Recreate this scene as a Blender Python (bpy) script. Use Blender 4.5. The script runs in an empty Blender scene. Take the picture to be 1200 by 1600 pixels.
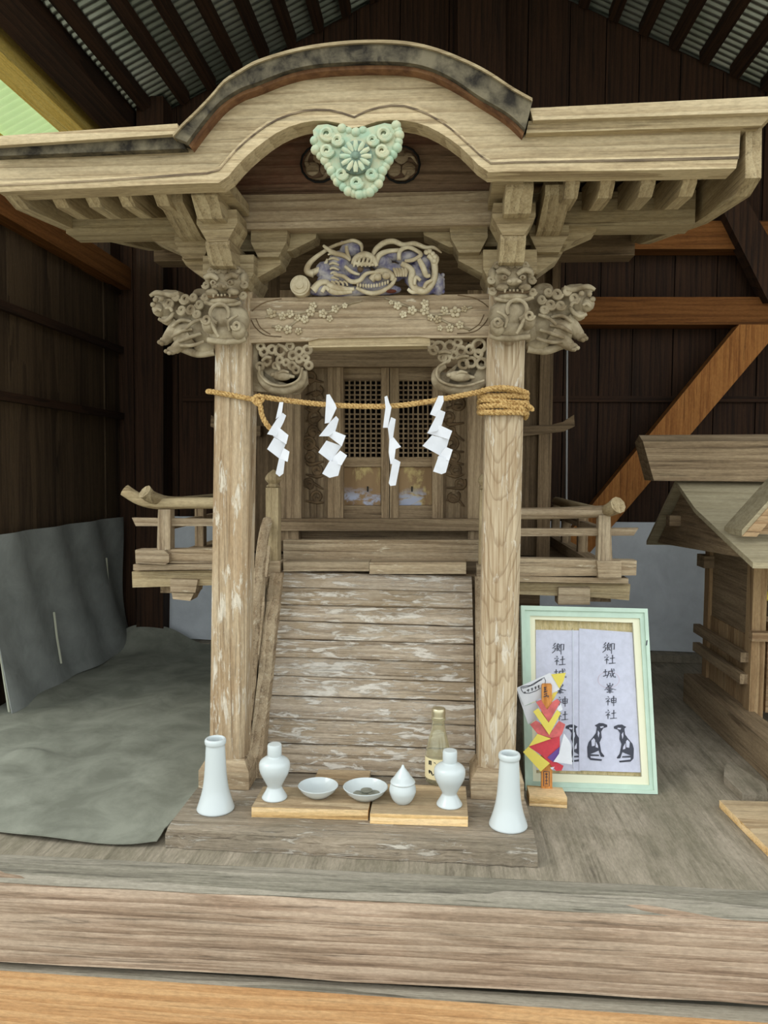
import bpy, bmesh, math, random
from mathutils import Vector as V, Matrix
random.seed(4)
SC = bpy.context.scene
COL = SC.collection
# ------------------------------------------------------------------ camera
F = 1200.0; VX, VY = 690.0, 735.0; ROLL = .012; H = .764
_Yc = V(((VX-600)/F, (800-VY)/F, 1)).normalized()
_up = V((math.sin(ROLL), math.cos(ROLL), 0))
_Zc = (_up - _Yc*_up.dot(_Yc)).normalized()
_Xc = _Zc.cross(_Yc)
if _Xc.x < 0: _Xc = -_Xc
cam = bpy.data.cameras.new('camera'); cam.sensor_fit = 'VERTICAL'; cam.sensor_height = 36; cam.lens = 27
cam.clip_start = .02
camo = bpy.data.objects.new('camera', cam); COL.objects.link(camo)
_r = [V((_Xc[i], _Yc[i], _Zc[i])) for i in range(3)]
camo.matrix_world = Matrix(((_r[0].x, _r[1].x, -_r[2].x, 0), (_r[0].y, _r[1].y, -_r[2].y, 0), (_r[0].z, _r[1].z, -_r[2].z, H), (0, 0, 0, 1)))
SC.camera = camo
# ------------------------------------------------------------------ light
world = bpy.data.worlds.new('world'); SC.world = world; world.use_nodes = True
bg = world.node_tree.nodes['Background']; bg.inputs[0].default_value = (.93, 1.0, 1.0, 1); bg.inputs[1].default_value = 2.6
sun = bpy.data.lights.new('sun', 'SUN'); sun.energy = 1.2; sun.angle = math.radians(25); sun.color = (1, .95, .85)
suno = bpy.data.objects.new('sun', sun); COL.objects.link(suno)
suno.rotation_euler = V((.75, .45, -.75)).to_track_quat('-Z', 'Y').to_euler()
SC.view_settings.view_transform = 'Standard'; SC.view_settings.look = 'None'; SC.view_settings.gamma = 1
SC.view_settings.use_curve_mapping = False
SC.view_settings.exposure = -0.5

# ------------------------------------------------------------------ pixel -> place
def ray(px, py):
    d = V(((px-600)/F, (800-py)/F, 1)); return V((d.dot(_Xc), d.dot(_Yc), d.dot(_Zc)))
def at(px, py, Y): r = ray(px, py); return r*(Y/r.y) + V((0, 0, H))
def gz(px, py, z): r = ray(px, py); return r*((z-H)/r.z) + V((0, 0, H))
def ax(px, py, X): r = ray(px, py); return r*(X/r.x) + V((0, 0, H))
def crop(ox, oy, s): return lambda pts, Y: [at(ox+p[0]/s, oy+p[1]/s, Y) for p in pts]

# ------------------------------------------------------------------ materials
def lin(c):
    f = lambda v: v/12.92 if v <= .04045 else ((v+.055)/1.055)**2.4
    return (f(c[0]/255), f(c[1]/255), f(c[2]/255), 1)
class NT:
    def __init__(s, name, rough=.8):
        s.m = bpy.data.materials.new(name); s.m.use_nodes = True; s.t = s.m.node_tree; s.b = s.t.nodes['Principled BSDF']
        s.b.inputs['Roughness'].default_value = rough; s.b.inputs['Specular IOR Level'].default_value = .3
        s.co = None
    def n(s, typ, **kw):
        o = s.t.nodes.new('ShaderNode'+typ)
        for k, v in kw.items():
            if k.startswith('i_'):
                o.inputs[k[2:].replace('_', ' ')].default_value = v
            else: setattr(o, k, v)
        return o
    def l(s, a, b): s.t.links.new(a, b)
    def coords(s):
        if s.co is None:
            tc = s.n('TexCoord'); oi = s.n('ObjectInfo'); m = s.n('Math', operation='MULTIPLY'); m.inputs[1].default_value = 17.3
            a = s.n('VectorMath', operation='ADD'); s.l(oi.outputs['Random'], m.inputs[0]); s.l(tc.outputs['Object'], a.inputs[0]); s.l(m.outputs[0], a.inputs[1]); s.co = a.outputs[0]
        return s.co
    def noise(s, scale, stretch=(1, 1, 1), detail=4, rough=.55, dist=0):
        mp = s.n('Mapping'); mp.inputs['Scale'].default_value = stretch; s.l(s.coords(), mp.inputs[0])
        o = s.n('TexNoise'); o.inputs['Scale'].default_value = scale; o.inputs['Detail'].default_value = detail
        o.inputs['Roughness'].default_value = rough; o.inputs['Distortion'].default_value = dist; s.l(mp.outputs[0], o.inputs['Vector']); return o.outputs['Fac']
    def ramp(s, fac, stops):
        o = s.n('ValToRGB'); e = o.color_ramp.elements
        while len(e) < len(stops): e.new(.5)
        for k, (p, c) in zip(e, stops): k.position = p; k.color = c if len(c) == 4 else lin(c)
        s.l(fac, o.inputs[0]); return o.outputs[0]
    def mix(s, fac, a, b, blend='MIX'):
        o = s.n('Mix', data_type='RGBA', blend_type=blend)
        if isinstance(fac, (int, float)): o.inputs[0].default_value = fac
        else: s.l(fac, o.inputs[0])
        for i, v in ((6, a), (7, b)):
            if isinstance(v, tuple): o.inputs[i].default_value = v if len(v) == 4 else lin(v)
            else: s.l(v, o.inputs[i])
        return o.outputs[2]
    def math(s, op, a, b):
        o = s.n('Math', operation=op)
        for i, v in ((0, a), (1, b)):
            if isinstance(v, (int, float)): o.inputs[i].default_value = v
            else: s.l(v, o.inputs[i])
        return o.outputs[0]
    def bump(s, h, strength=.5, dist=.003):
        o = s.n('Bump'); o.inputs['Strength'].default_value = strength; o.inputs['Distance'].default_value = dist
        s.l(h, o.inputs['Height']); s.l(o.outputs[0], s.b.inputs['Normal'])
    def base(s, c):
        if isinstance(c, tuple): s.b.inputs['Base Color'].default_value = c if len(c) == 4 else lin(c)
        else: s.l(c, s.b.inputs['Base Color'])
G0, G1 = (0, 0, 0, 1), (1, 1, 1, 1)
def stretch(axis, a): return tuple(a if k == axis else 1 for k in 'xyz')
def wood(name, axis, c1, c2, c3, flake=None, famt=.57, stain=None, samt=.6, rough=.85, ring=.3, bs=.5, bd=.002, sc=1.0, crack=.35, grainlen=.06):
    w = NT(name, rough)
    n1 = w.noise(38*sc, stretch(axis, grainlen), 5, .62, .9)
    n2 = w.noise(330*sc, stretch(axis, .02), 3, .6, .2)
    mp = w.n('Mapping'); mp.inputs['Scale'].default_value = stretch(axis, .12); w.l(w.coords(), mp.inputs[0])
    wv = w.n('TexWave', wave_type='BANDS', bands_direction={'x': 'Z', 'y': 'X', 'z': 'X'}[axis], wave_profile='SAW')
    wv.inputs['Scale'].default_value = 15*sc; wv.inputs['Distortion'].default_value = 7; wv.inputs['Detail'].default_value = 3; wv.inputs['Detail Scale'].default_value = .6
    w.l(mp.outputs[0], wv.inputs['Vector'])
    f = w.math('ADD', w.math('MULTIPLY', n1, .75-ring*.5), w.math('ADD', w.math('MULTIPLY', n2, .35), w.math('MULTIPLY', wv.outputs['Fac'], ring*.55)))
    col = w.ramp(f, [(.36, c1), (.5, c2), (.64, c3)])
    h = f
    if stain:
        st = w.noise(7, stretch(axis, .4), 6, .62, .4)
        col = w.mix(w.math('MULTIPLY', w.ramp(st, [(.42, G0), (.62, G1)]), samt), col, stain)
    if flake:
        fl = w.noise(70, stretch(axis, .2), 6, .7, .6)
        fm_ = w.math('ADD', fl, w.math('MULTIPLY', w.math('SUBTRACT', w.noise(9, (1, 1, 1), 3), .5), .25))
        ff = w.ramp(fm_, [(famt-.01, G0), (famt+.06, G1)])
        col = w.mix(w.math('MULTIPLY', ff, .85), col, flake); h = w.math('ADD', f, w.math('MULTIPLY', ff, .4))
    if crack:
        ck = w.ramp(w.noise(120*sc, stretch(axis, .03), 4, .65, .8), [(.33, G1), (.42, G0)])
        col = w.mix(w.math('MULTIPLY', ck, crack), col, tuple(v*.45 for v in c1)); h = w.math('SUBTRACT', h, w.math('MULTIPLY', ck, .5))
    col = w.mix(.8, col, w.ramp(w.noise(260, stretch(axis, .25), 4, .7), [(.3, (.72, .71, .70, 1)), (.7, (1.16, 1.16, 1.16, 1))]), 'MULTIPLY')
    oi = w.n('ObjectInfo'); col = w.mix(1.0, col, w.ramp(oi.outputs['Random'], [(0, (.87, .87, .87, 1)), (1, (1.06, 1.05, 1.03, 1))]), 'MULTIPLY')
    w.base(col); w.bump(h, bs, bd); return w.m
def plain(name, c, rough=.5, var=.0, scale=20, bump=0, metal=0, c2=None):
    w = NT(name, rough); w.b.inputs['Metallic'].default_value = metal
    if var:
        nz = w.noise(scale, (1, 1, 1), 5, .6, .3)
        d = c2 or tuple(v*(1-var) for v in c[:3])
        w.base(w.ramp(nz, [(.35, d), (.65, c)]))
        if bump: w.bump(nz, bump, .003)
    else: w.base(c)
    return w.m
M = {}
for a in 'xyz':
    M['pale_'+a] = wood('pale_cedar_'+a, a, (146, 126, 97), (184, 165, 132), (202, 184, 151), ring=.35, stain=(140, 118, 84), samt=.22)
    M['grey_'+a] = wood('weathered_cedar_'+a, a, (108, 90, 72), (158, 139, 114), (184, 166, 140), flake=(206, 194, 172), famt=.62, stain=(128, 104, 76), samt=.4)
    M['brack_'+a] = wood('bracket_cedar_'+a, a, (118, 101, 76), (160, 142, 110), (182, 165, 132), ring=.3, stain=(132, 110, 78), samt=.3)
    M['body_'+a] = wood('brown_cedar_'+a, a, (90, 73, 55), (136, 115, 90), (162, 141, 113), stain=(104, 86, 64), samt=.4)
    M['hall_'+a] = wood('sooty_cedar_'+a, a, (66, 52, 38), (100, 82, 60), (122, 102, 78), stain=(80, 64, 46), samt=.4)  # darker version of the brown cedar, for the hall and upper panel
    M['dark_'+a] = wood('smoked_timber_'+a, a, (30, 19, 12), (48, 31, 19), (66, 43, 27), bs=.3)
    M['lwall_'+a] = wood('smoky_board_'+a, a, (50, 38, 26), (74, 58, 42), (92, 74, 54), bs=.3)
    M['orange_'+a] = wood('orange_timber_'+a, a, *(((122, 74, 34), (154, 98, 48), (176, 118, 62)) if a == 'z' else ((88, 53, 22), (118, 72, 30), (140, 90, 44))), ring=.2, bs=.2)
M['stair'] = wood('flaking_step_wood', 'x', (122, 107, 92), (168, 152, 134), (190, 175, 157), flake=(216, 209, 200), famt=.525, stain=(138, 116, 82), samt=.5, bs=.7, bd=.003)
M['pillar'] = wood('worn_pillar_wood', 'z', (122, 100, 77), (170, 149, 121), (194, 175, 148), flake=(212, 203, 188), famt=.56, stain=(142, 110, 74), samt=.4, bs=.6)
def pillar_grain():
    w = NT('cathedral_grain_pillar', .85); tc = w.n('TexCoord'); sp = w.n('SeparateXYZ'); w.l(tc.outputs['Object'], sp.inputs[0])
    xc = w.math('SUBTRACT', sp.outputs[0], w.math('ADD', .123, w.math('MULTIPLY', sp.outputs[2], .012)))
    nz = w.noise(14, (1, 1, .3), 3, .5, .3)
    ph = w.math('ADD', w.math('MULTIPLY', w.math('SUBTRACT', sp.outputs[2], w.math('MULTIPLY', w.math('MULTIPLY', xc, xc), 55)), 17), w.math('MULTIPLY', nz, 4.5))
    fr_ = w.math('FRACT', ph, 0)
    line = w.ramp(fr_, [(.0, G1), (.10, (.55, .55, .55, 1)), (.2, G0), (.93, G0), (1, G1)])
    fib = w.noise(240, (1, 1, .03), 4, .6)
    col = w.ramp(fib, [(.35, (150, 127, 98)), (.5, (180, 161, 134)), (.65, (198, 181, 155))])
    col = w.mix(w.math('MULTIPLY', line, .45), col, (116, 90, 64))
    col = w.mix(w.math('MULTIPLY', w.ramp(w.noise(6, (1, 1, .4), 6, .65), [(.45, G0), (.65, G1)]), .45), col, (150, 122, 90))
    fl = w.ramp(w.noise(60, (1, 1, .2), 6, .7, .6), [(.56, G0), (.63, G1)])
    col = w.mix(w.math('MULTIPLY', fl, .7), col, (214, 205, 190))
    w.base(col); w.bump(w.math('SUBTRACT', w.math('ADD', fib, w.math('MULTIPLY', fl, .4)), w.math('MULTIPLY', line, .5)), .6, .002); return w.m
M['pillar2'] = pillar_grain()
M['groove'] = wood('weather_dark_groove', 'x', (84, 70, 58), (118, 100, 80), (170, 150, 120), stain=(70, 58, 50), samt=.7)
M['slab'] = wood('slab_wood', 'x', (98, 84, 70), (142, 128, 110), (164, 150, 132), flake=(192, 184, 172), famt=.565, stain=(112, 104, 90), samt=.6, bs=.7, bd=.004)
M['sill'] = wood('threshold_log', 'x', (98, 78, 64), (146, 123, 104), (178, 157, 138), stain=(124, 112, 96), samt=.3, ring=.3, bs=.5, bd=.002, sc=.9, crack=.5)
M['silldust'] = wood('dusty_log_top', 'x', (96, 90, 80), (134, 128, 114), (158, 150, 136), ring=.4, bs=.6, bd=.004)
M['kick'] = wood('new_orange_plank', 'x', (166, 120, 78), (192, 146, 100), (206, 164, 118), ring=.25, bs=.15, rough=.6)
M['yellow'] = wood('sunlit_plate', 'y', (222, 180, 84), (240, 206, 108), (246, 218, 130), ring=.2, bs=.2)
M['tray'] = wood('tray_top', 'x', (140, 116, 86), (178, 154, 122), (196, 174, 142), ring=.35, stain=(130, 116, 94), samt=.4)
M['trayedge'] = wood('fresh_cut_board', 'x', (186, 146, 92), (222, 186, 132), (236, 206, 160), ring=.5)
M['floor'] = wood('dusty_floor', 'y', (104, 96, 84), (138, 129, 114), (160, 149, 134), stain=(118, 112, 95), samt=.6, bs=.4, bd=.002, ring=.15, crack=.12, grainlen=.3, sc=.6)
M['carve'] = plain('carved_pale_wood', (216, 204, 176), .8, .4, 26, .5, c2=(168, 150, 120))
M['carvegrey'] = plain('carved_grey_wood', (178, 164, 138), .85, .4, 22, .5, c2=(120, 104, 80))
M['carvedark'] = plain('carved_smoked_wood', (122, 100, 74), .85, .4, 22, .5, c2=(80, 64, 46))
M['blue'] = plain('faded_blue_paint', (176, 170, 168), .8, .4, 45, .4, c2=(88, 84, 122))
M['red'] = plain('faded_red_paint', (120, 58, 40), .8, .3)
M['tympanum'] = wood('painted_tympanum', 'x', (84, 66, 51), (120, 98, 78), (146, 122, 100), stain=(118, 66, 52), samt=.5)
M['bark'] = plain('charred_bark_edge', (112, 103, 84), .95, .5, 26, .9, c2=(38, 34, 29))
M['bark2'] = plain('red_brown_bark_edge', (132, 96, 66), .95, .4, 40, .6, c2=(92, 62, 42))
M['verdigris'] = plain('verdigris_paint', (160, 184, 160), .75, .5, 45, .5, c2=(194, 190, 158))
M['verdark'] = plain('verdigris_dark', (134, 156, 138), .75, .3, 60, .4)
M['porcelain'] = plain('white_porcelain', (197, 204, 206), .12)
M['porcelain'].node_tree.nodes['Principled BSDF'].inputs['Specular IOR Level'].default_value = .5
M['paper'] = plain('white_paper', (226, 228, 236), .7, .04, 30)
M['print'] = plain('mauve_print_paper', (222, 220, 234), .6, .05, 60)
M['ink'] = plain('grey_black_ink', (74, 74, 84), .7)
M['inkred'] = plain('faded_seal_ink', (216, 196, 206), .7)
M['frame'] = plain('mint_painted_frame', (196, 218, 202), .45, .06, 15)
M['mat'] = plain('cream_mount', (232, 230, 204), .7)
M['backing'] = wood('mount_board', 'z', (196, 172, 118), (216, 194, 142), (226, 206, 158), ring=.3)
M['stick'] = wood('orange_brown_stick', 'z', (172, 106, 50), (200, 132, 68), (212, 148, 84), ring=.2, bs=.1)
M['yel'] = plain('yellow_paper', (226, 208, 100), .7, .12, 80, c2=(222, 206, 96))
M['pink'] = plain('pink_paper', (220, 112, 112), .7, .15, 60)
M['redp'] = plain('red_paper', (212, 72, 84), .6, .1, 60)
M['purple'] = plain('purple_paper', (108, 78, 148), .7)
M['coin'] = plain('dull_coin', (150, 150, 136), .4, .2, 60, metal=.35)
M['cap'] = plain('tinplate_cap', (200, 190, 160), .3, metal=.8)
M['label'] = plain('cream_label', (228, 214, 172), .7)
M['black'] = plain('black_print', (24, 24, 24), .7)
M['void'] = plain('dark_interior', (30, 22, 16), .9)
M['rodgrey'] = plain('grey_wire', (150, 150, 150), .5)
M['pole'] = plain('white_cord', (190, 190, 170), .6)
def make_cloth(name, c1, c2):
    w = NT(name, .95); w.b.inputs['Specular IOR Level'].default_value = .1
    n = w.noise(9, (1, 1, 1), 6, .65, .4); f = w.noise(500, (1, 1, 1), 2)
    w.base(w.mix(w.math('MULTIPLY', f, .35), w.ramp(n, [(.35, c1), (.65, c2)]), c1)); w.bump(f, .25, .001); return w.m
M['floorcloth'] = make_cloth('grey_green_floor_cloth', (116, 117, 106), (146, 147, 135))
M['wallcloth'] = make_cloth('grey_wall_sheet', (134, 137, 134), (160, 163, 160))
M['backcloth'] = make_cloth('blue_grey_wall_sheet', (196, 200, 206), (216, 220, 226))
w = NT('corrugated_sheet', .3); w.b.inputs['Metallic'].default_value = .8
w.base(w.ramp(w.noise(4), [(.35, (150, 160, 150)), (.65, (190, 196, 190))])); M['tin'] = w.m
w = NT('green_corrugated_sheet', .5); w.base(w.ramp(w.noise(6), [(.35, (168, 196, 160)), (.65, (200, 220, 190))])); M['greentin'] = w.m
_tr = w.n('BsdfTranslucent'); _tr.inputs[0].default_value = lin((190, 210, 150)); _mx = w.n('MixShader'); _mx.inputs[0].default_value = .5
w.l(w.b.outputs[0], _mx.inputs[1]); w.l(_tr.outputs[0], _mx.inputs[2]); w.l(_mx.outputs[0], w.t.nodes['Material Output'].inputs[0])
w = NT('straw_rope', .85); n = w.noise(220, (1, 1, 1), 3); w.base(w.ramp(n, [(.35, (150, 112, 62)), (.6, (206, 172, 114))])); w.bump(n, .5, .002); M['straw'] = w.m
w = NT('pale_bottle_glass', .05); w.b.inputs['Transmission Weight'].default_value = .92; w.b.inputs['IOR'].default_value = 1.45; w.base((247, 245, 224)); M['glass'] = w.m
w = NT('clear_picture_glass', .08); w.b.inputs['Transmission Weight'].default_value = 1; w.b.inputs['IOR'].default_value = 1.02; w.base((250, 252, 255)); M['pane'] = w.m
w = NT('painted_door_panel', .8)
pz = w.n('SeparateXYZ'); tcn = w.n('TexCoord'); w.l(tcn.outputs['Object'], pz.inputs[0])
pn = w.noise(16, (1, 1, .35), 5, .65, .6); pn2 = w.noise(30, (.5, 1, 1), 5, .6, .5)
c_ = w.ramp(w.noise(12, (1, 1, .1), 4), [(.35, (124, 98, 70)), (.65, (160, 132, 98))])
c_ = w.mix(w.ramp(pn, [(.5, G0), (.6, G1)]), c_, (196, 176, 122)); mr = w.n('MapRange'); mr.inputs[1].default_value = .685; mr.inputs[2].default_value = .715; mr.inputs[3].default_value = 1; mr.inputs[4].default_value = 0
w.l(pz.outputs[2], mr.inputs[0])
c_ = w.mix(w.math('MULTIPLY', mr.outputs[0], w.ramp(pn2, [(.47, G0), (.55, G1)])), c_, (172, 178, 200)); w.base(c_); M['doorpaint'] = w.m
w = NT('earth', .95); w.base(w.ramp(w.noise(3), [(.4, (150, 146, 132)), (.6, (178, 172, 156))])); M['earth'] = w.m

# ------------------------------------------------------------------ mesh helpers
def link(name, me, mat, parent=None, smooth=False):
    o = bpy.data.objects.new(name, me); COL.objects.link(o)
    if mat: me.materials.append(M[mat] if isinstance(mat, str) else mat)
    if parent is not None:
        o.parent = parent
        if parent.type == 'EMPTY': o.matrix_parent_inverse = Matrix.Translation(-parent.location)
    if smooth:
        me.polygons.foreach_set('use_smooth', [True]*len(me.polygons)); me.set_sharp_from_angle(angle=.8)
    return o
def fin(bm, name, mat, parent=None, smooth=False, bevel=0):
    if bevel:
        bmesh.ops.bevel(bm, geom=[e for e in bm.edges if e.calc_length() > bevel*2.5 and len(e.link_faces) == 2 and e.calc_face_angle(0) > .5], offset=bevel, segments=1, affect='EDGES', clamp_overlap=True)
    bmesh.ops.recalc_face_normals(bm, faces=bm.faces)
    me = bpy.data.meshes.new(name); bm.to_mesh(me); bm.free()
    return link(name, me, mat, parent, smooth)
def tag(o, label, cat=None, group=None, kind=None):
    if label: o['label'] = label
    if cat: o['category'] = cat
    if group: o['group'] = group
    if kind: o['kind'] = kind
    return o
def thing(name, loc, label, cat, group=None):
    o = bpy.data.objects.new(name, None); COL.objects.link(o); o.location = loc; o.empty_display_size = .05
    return tag(o, label, cat, group)
def add_box(bm, x0, x1, y0, y1, z0, z1):
    vs = [bm.verts.new(c) for c in ((x0,y0,z0),(x1,y0,z0),(x1,y1,z0),(x0,y1,z0),(x0,y0,z1),(x1,y0,z1),(x1,y1,z1),(x0,y1,z1))]
    for f in ((0,1,2,3),(4,5,6,7),(0,1,5,4),(1,2,6,5),(2,3,7,6),(3,0,4,7)): bm.faces.new([vs[i] for i in f])
    return vs
def box(name, x0, x1, y0, y1, z0, z1, mat, parent=None, bevel=.003):
    bm = bmesh.new(); add_box(bm, x0, x1, y0, y1, z0, z1); return fin(bm, name, mat, parent, bevel=bevel)
def add_prism(bm, pts, d):
    a = [bm.verts.new(p) for p in pts]; b = [bm.verts.new(V(p)+V(d)) for p in pts]; n = len(pts)
    bm.faces.new(a); bm.faces.new(b[::-1])
    for i in range(n): bm.faces.new((a[i], a[(i+1) % n], b[(i+1) % n], b[i]))
def prism(name, pts, d, mat, parent=None, bevel=.003):
    bm = bmesh.new(); add_prism(bm, pts, d); return fin(bm, name, mat, parent, bevel=bevel)
def pxp(name, pts, Y, depth, mat, parent=None, bevel=.003):      # outline given in photo pixels, at distance Y, with real thickness
    return prism(name, [at(x, y, Y) for x, y in pts], (0, depth, 0), mat, parent, bevel)
def pbox(name, x0, y0, x1, y1, Y, depth, mat, parent=None, bevel=.003):
    return pxp(name, [(x0, y0), (x1, y0), (x1, y1), (x0, y1)], Y, depth, mat, parent, bevel)
def sm(pts, n=6):                                               # Catmull-Rom through points
    out = []; P = [V(p) for p in pts]
    for i in range(len(P)-1):
        a = P[max(i-1, 0)]; b = P[i]; c = P[i+1]; d = P[min(i+2, len(P)-1)]
        for k in range(n):
            t = k/n; out.append(.5*((2*b)+(c-a)*t+(2*a-5*b+4*c-d)*t*t+(3*b-a-3*c+d)*t**3))
    out.append(P[-1]); return out
def add_tube(bm, path, rad, seg=8, flat=1.0):
    path = [V(p) for p in path]; n = len(path)
    R = rad if isinstance(rad, (list, tuple)) else [rad]*n
    if len(R) != n: R = [R[min(int(i/(n-1)*(len(R)-1)), len(R)-2)]*(1-(i/(n-1)*(len(R)-1)-min(int(i/(n-1)*(len(R)-1)), len(R)-2)))+R[min(int(i/(n-1)*(len(R)-1)), len(R)-2)+1]*(i/(n-1)*(len(R)-1)-min(int(i/(n-1)*(len(R)-1)), len(R)-2)) for i in range(n)]
    rings = []; side = None
    for i, p in enumerate(path):
        t = (path[min(i+1, n-1)]-path[max(i-1, 0)])
        t = t.normalized() if t.length > 1e-9 else V((1, 0, 0))
        if side is None:
            side = t.cross(V((0, 1, 0)));
            if side.length < 1e-3: side = t.cross(V((1, 0, 0)))
        side = (side-t*side.dot(t)).normalized(); o = t.cross(side)
        rings.append([bm.verts.new(p+(side*math.cos(a)+o*math.sin(a)*flat)*R[i]) for a in [2*math.pi*k/seg for k in range(seg)]])
    for a, b in zip(rings, rings[1:]):
        for k in range(seg): bm.faces.new((a[k], a[(k+1) % seg], b[(k+1) % seg], b[k]))
    bm.faces.new(rings[0][::-1]); bm.faces.new(rings[-1])
def add_ball(bm, c, r, sub=2, rot=None):
    r = r if isinstance(r, (list, tuple)) else (r, r, r)
    m = Matrix.Translation(V(c)) @ (rot or Matrix()) @ Matrix.Diagonal((r[0], r[1], r[2], 1))
    bmesh.ops.create_icosphere(bm, subdivisions=sub, radius=1, matrix=m)
def tube(name, path, rad, mat, parent=None, seg=10, smooth=True, flat=1.0):
    bm = bmesh.new(); add_tube(bm, path, rad, seg, flat); return fin(bm, name, mat, parent, smooth)
def lathe(name, c, prof, mat, parent=None, seg=40, smooth=True):
    bm = bmesh.new(); rings = []
    for r, z in prof:
        if r < 1e-6: rings.append([bm.verts.new((c[0], c[1], c[2]+z))])
        else: rings.append([bm.verts.new((c[0]+r*math.cos(2*math.pi*k/seg), c[1]+r*math.sin(2*math.pi*k/seg), c[2]+z)) for k in range(seg)])
    for a, b in zip(rings, rings[1:]):
        for k in range(seg):
            if len(a) == 1: bm.faces.new((a[0], b[(k+1) % seg], b[k]))
            elif len(b) == 1: bm.faces.new((a[k], a[(k+1) % seg], b[0]))
            else: bm.faces.new((a[k], a[(k+1) % seg], b[(k+1) % seg], b[k]))
    return fin(bm, name, mat, parent, smooth)
def prof_s(pts, n=5):
    return [(max(p.x, 0), p.y) for p in sm([(a, b, 0) for a, b in pts], n)]
def remesh(bm, name, vox, mat, parent=None, smooth_it=0):       # overlapping lumps and scrolls: one carved piece
    return fin(bm, name, mat, parent, True)
def structure(o): o['kind'] = 'structure'; return o
class Px:                                                       # carve in photo pixels of one crop, at distance Y
    def __init__(s, ox, oy, sc, Y): s.o = (ox, oy, sc); s.Y = Y; s.k = Y/1200/sc
    def p(s, x, y, dy=0): return at(s.o[0]+x/s.o[2], s.o[1]+y/s.o[2], s.Y)+V((0, dy, 0))
    def path(s, pts, dy=0, n=5): return sm([s.p(x, y, dy) for x, y in pts], n)
    def tube(s, bm, pts, r, dy=0, seg=8, n=5, flat=1.0):
        R = [v*s.k for v in r] if isinstance(r, (list, tuple)) else r*s.k
        add_tube(bm, s.path(pts, dy, n), R, seg, flat)
    def ball(s, bm, x, y, rx, ry=None, rz=None, dy=0, ang=0, sub=2):
        ry = ry or rx; rz = rz or (rx+ry)/2
        add_ball(bm, s.p(x, y, dy), (rx*s.k, rz*s.k, ry*s.k), sub, Matrix.Rotation(ang, 4, 'Y'))
    def ring(s, bm, x, y, R, r, dy=0, turns=1.0, a0=0, shrink=1.0):
        n = int(14*max(turns, 1)); pts = []
        for i in range(n+1):
            a = a0+2*math.pi*turns*i/n; q = R*(1-(1-shrink)*i/n); pts.append(s.p(x+q*math.cos(a), y+q*math.sin(a), dy))
        add_tube(bm, pts, r*s.k, 7)

# ================================================================== THE SHED
GY = -.42
structure(box('ground', -40, 40, -40, 40, GY-.1, GY, 'earth', bevel=0))
LX, RX, BY = -1.38, 1.62, 3.22
structure(box('floor', LX-.06, RX+.06, 1.415, BY+.06, -.05, 0, 'floor', bevel=.002))
# threshold log: one rounded beam; its worn top is a part
def log_beam(name, x0, x1, prof, mat, parent=None, amp=.003):
    bm = bmesh.new(); n = 24; rings = []
    for i in range(n+1):
        x = x0+(x1-x0)*i/n
        rings.append([bm.verts.new((x, y+random.uniform(-amp, amp)*.4, z+random.uniform(-amp, amp))) for y, z in prof])
    m = len(prof)
    for a, b in zip(rings, rings[1:]):
        for k in range(m): bm.faces.new((a[k], a[(k+1) % m], b[(k+1) % m], b[k]))
    bm.faces.new(rings[0]); bm.faces.new(rings[-1][::-1]); return fin(bm, name, mat, parent)
sill = structure(log_beam('trim_1', -1.5, 1.7, [(1.412, -.002), (1.39, -.004), (1.365, -.012), (1.352, -.024), (1.346, -.05), (1.346, -.168), (1.37, -.185), (1.412, -.185)], 'sill'))
cap = log_beam('worn_log_top', -1.5, 1.7, [(1.4125, .0015), (1.39, .0005), (1.367, -.008), (1.353, -.0205), (1.360, -.03), (1.4125, -.02)], 'silldust', sill, .0015)
# orange plank in front of it, at a slight slant
bm = bmesh.new()
q0, q1 = gz(-160, 1494, -.186), gz(1360, 1586, -.186)
q0f, q1f = gz(-160, 1508, -.186), gz(1360, 1612, -.186)
add_prism(bm, [q0, q1, q1f, q0f], (0, 0, -.2)); structure(fin(bm, 'trim_2', 'kick', None, bevel=.002))
pl = bpy.data.objects['trim_2']
prism('dusty_plank_top', [q0+V((0, 0, .0004)), q1+V((0, 0, .0004)), q1f+V((0, .004, .0004)), q0f+V((0, .004, .0004))], (0, 0, .001), 'silldust', pl, 0)

# walls -------------------------------------------------------------
RIDGE_X, RIDGE_Z, SL = .067, 2.813, .48
def roofz(x): return RIDGE_Z-SL*abs(x-RIDGE_X)
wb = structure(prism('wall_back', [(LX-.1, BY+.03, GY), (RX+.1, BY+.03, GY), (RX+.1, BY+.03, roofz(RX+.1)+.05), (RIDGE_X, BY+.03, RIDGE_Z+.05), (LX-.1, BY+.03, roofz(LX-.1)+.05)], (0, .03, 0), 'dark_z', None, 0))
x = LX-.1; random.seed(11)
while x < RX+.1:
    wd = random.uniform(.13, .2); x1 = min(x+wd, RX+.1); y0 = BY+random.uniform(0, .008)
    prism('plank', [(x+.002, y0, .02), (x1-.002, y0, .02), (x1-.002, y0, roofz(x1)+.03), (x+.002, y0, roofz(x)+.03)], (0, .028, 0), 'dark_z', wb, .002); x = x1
for z in (1.06,): box('batten', -1.1, RX, BY-.012, BY, z-.012, z+.012, 'dark_x', wb, .002)
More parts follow.
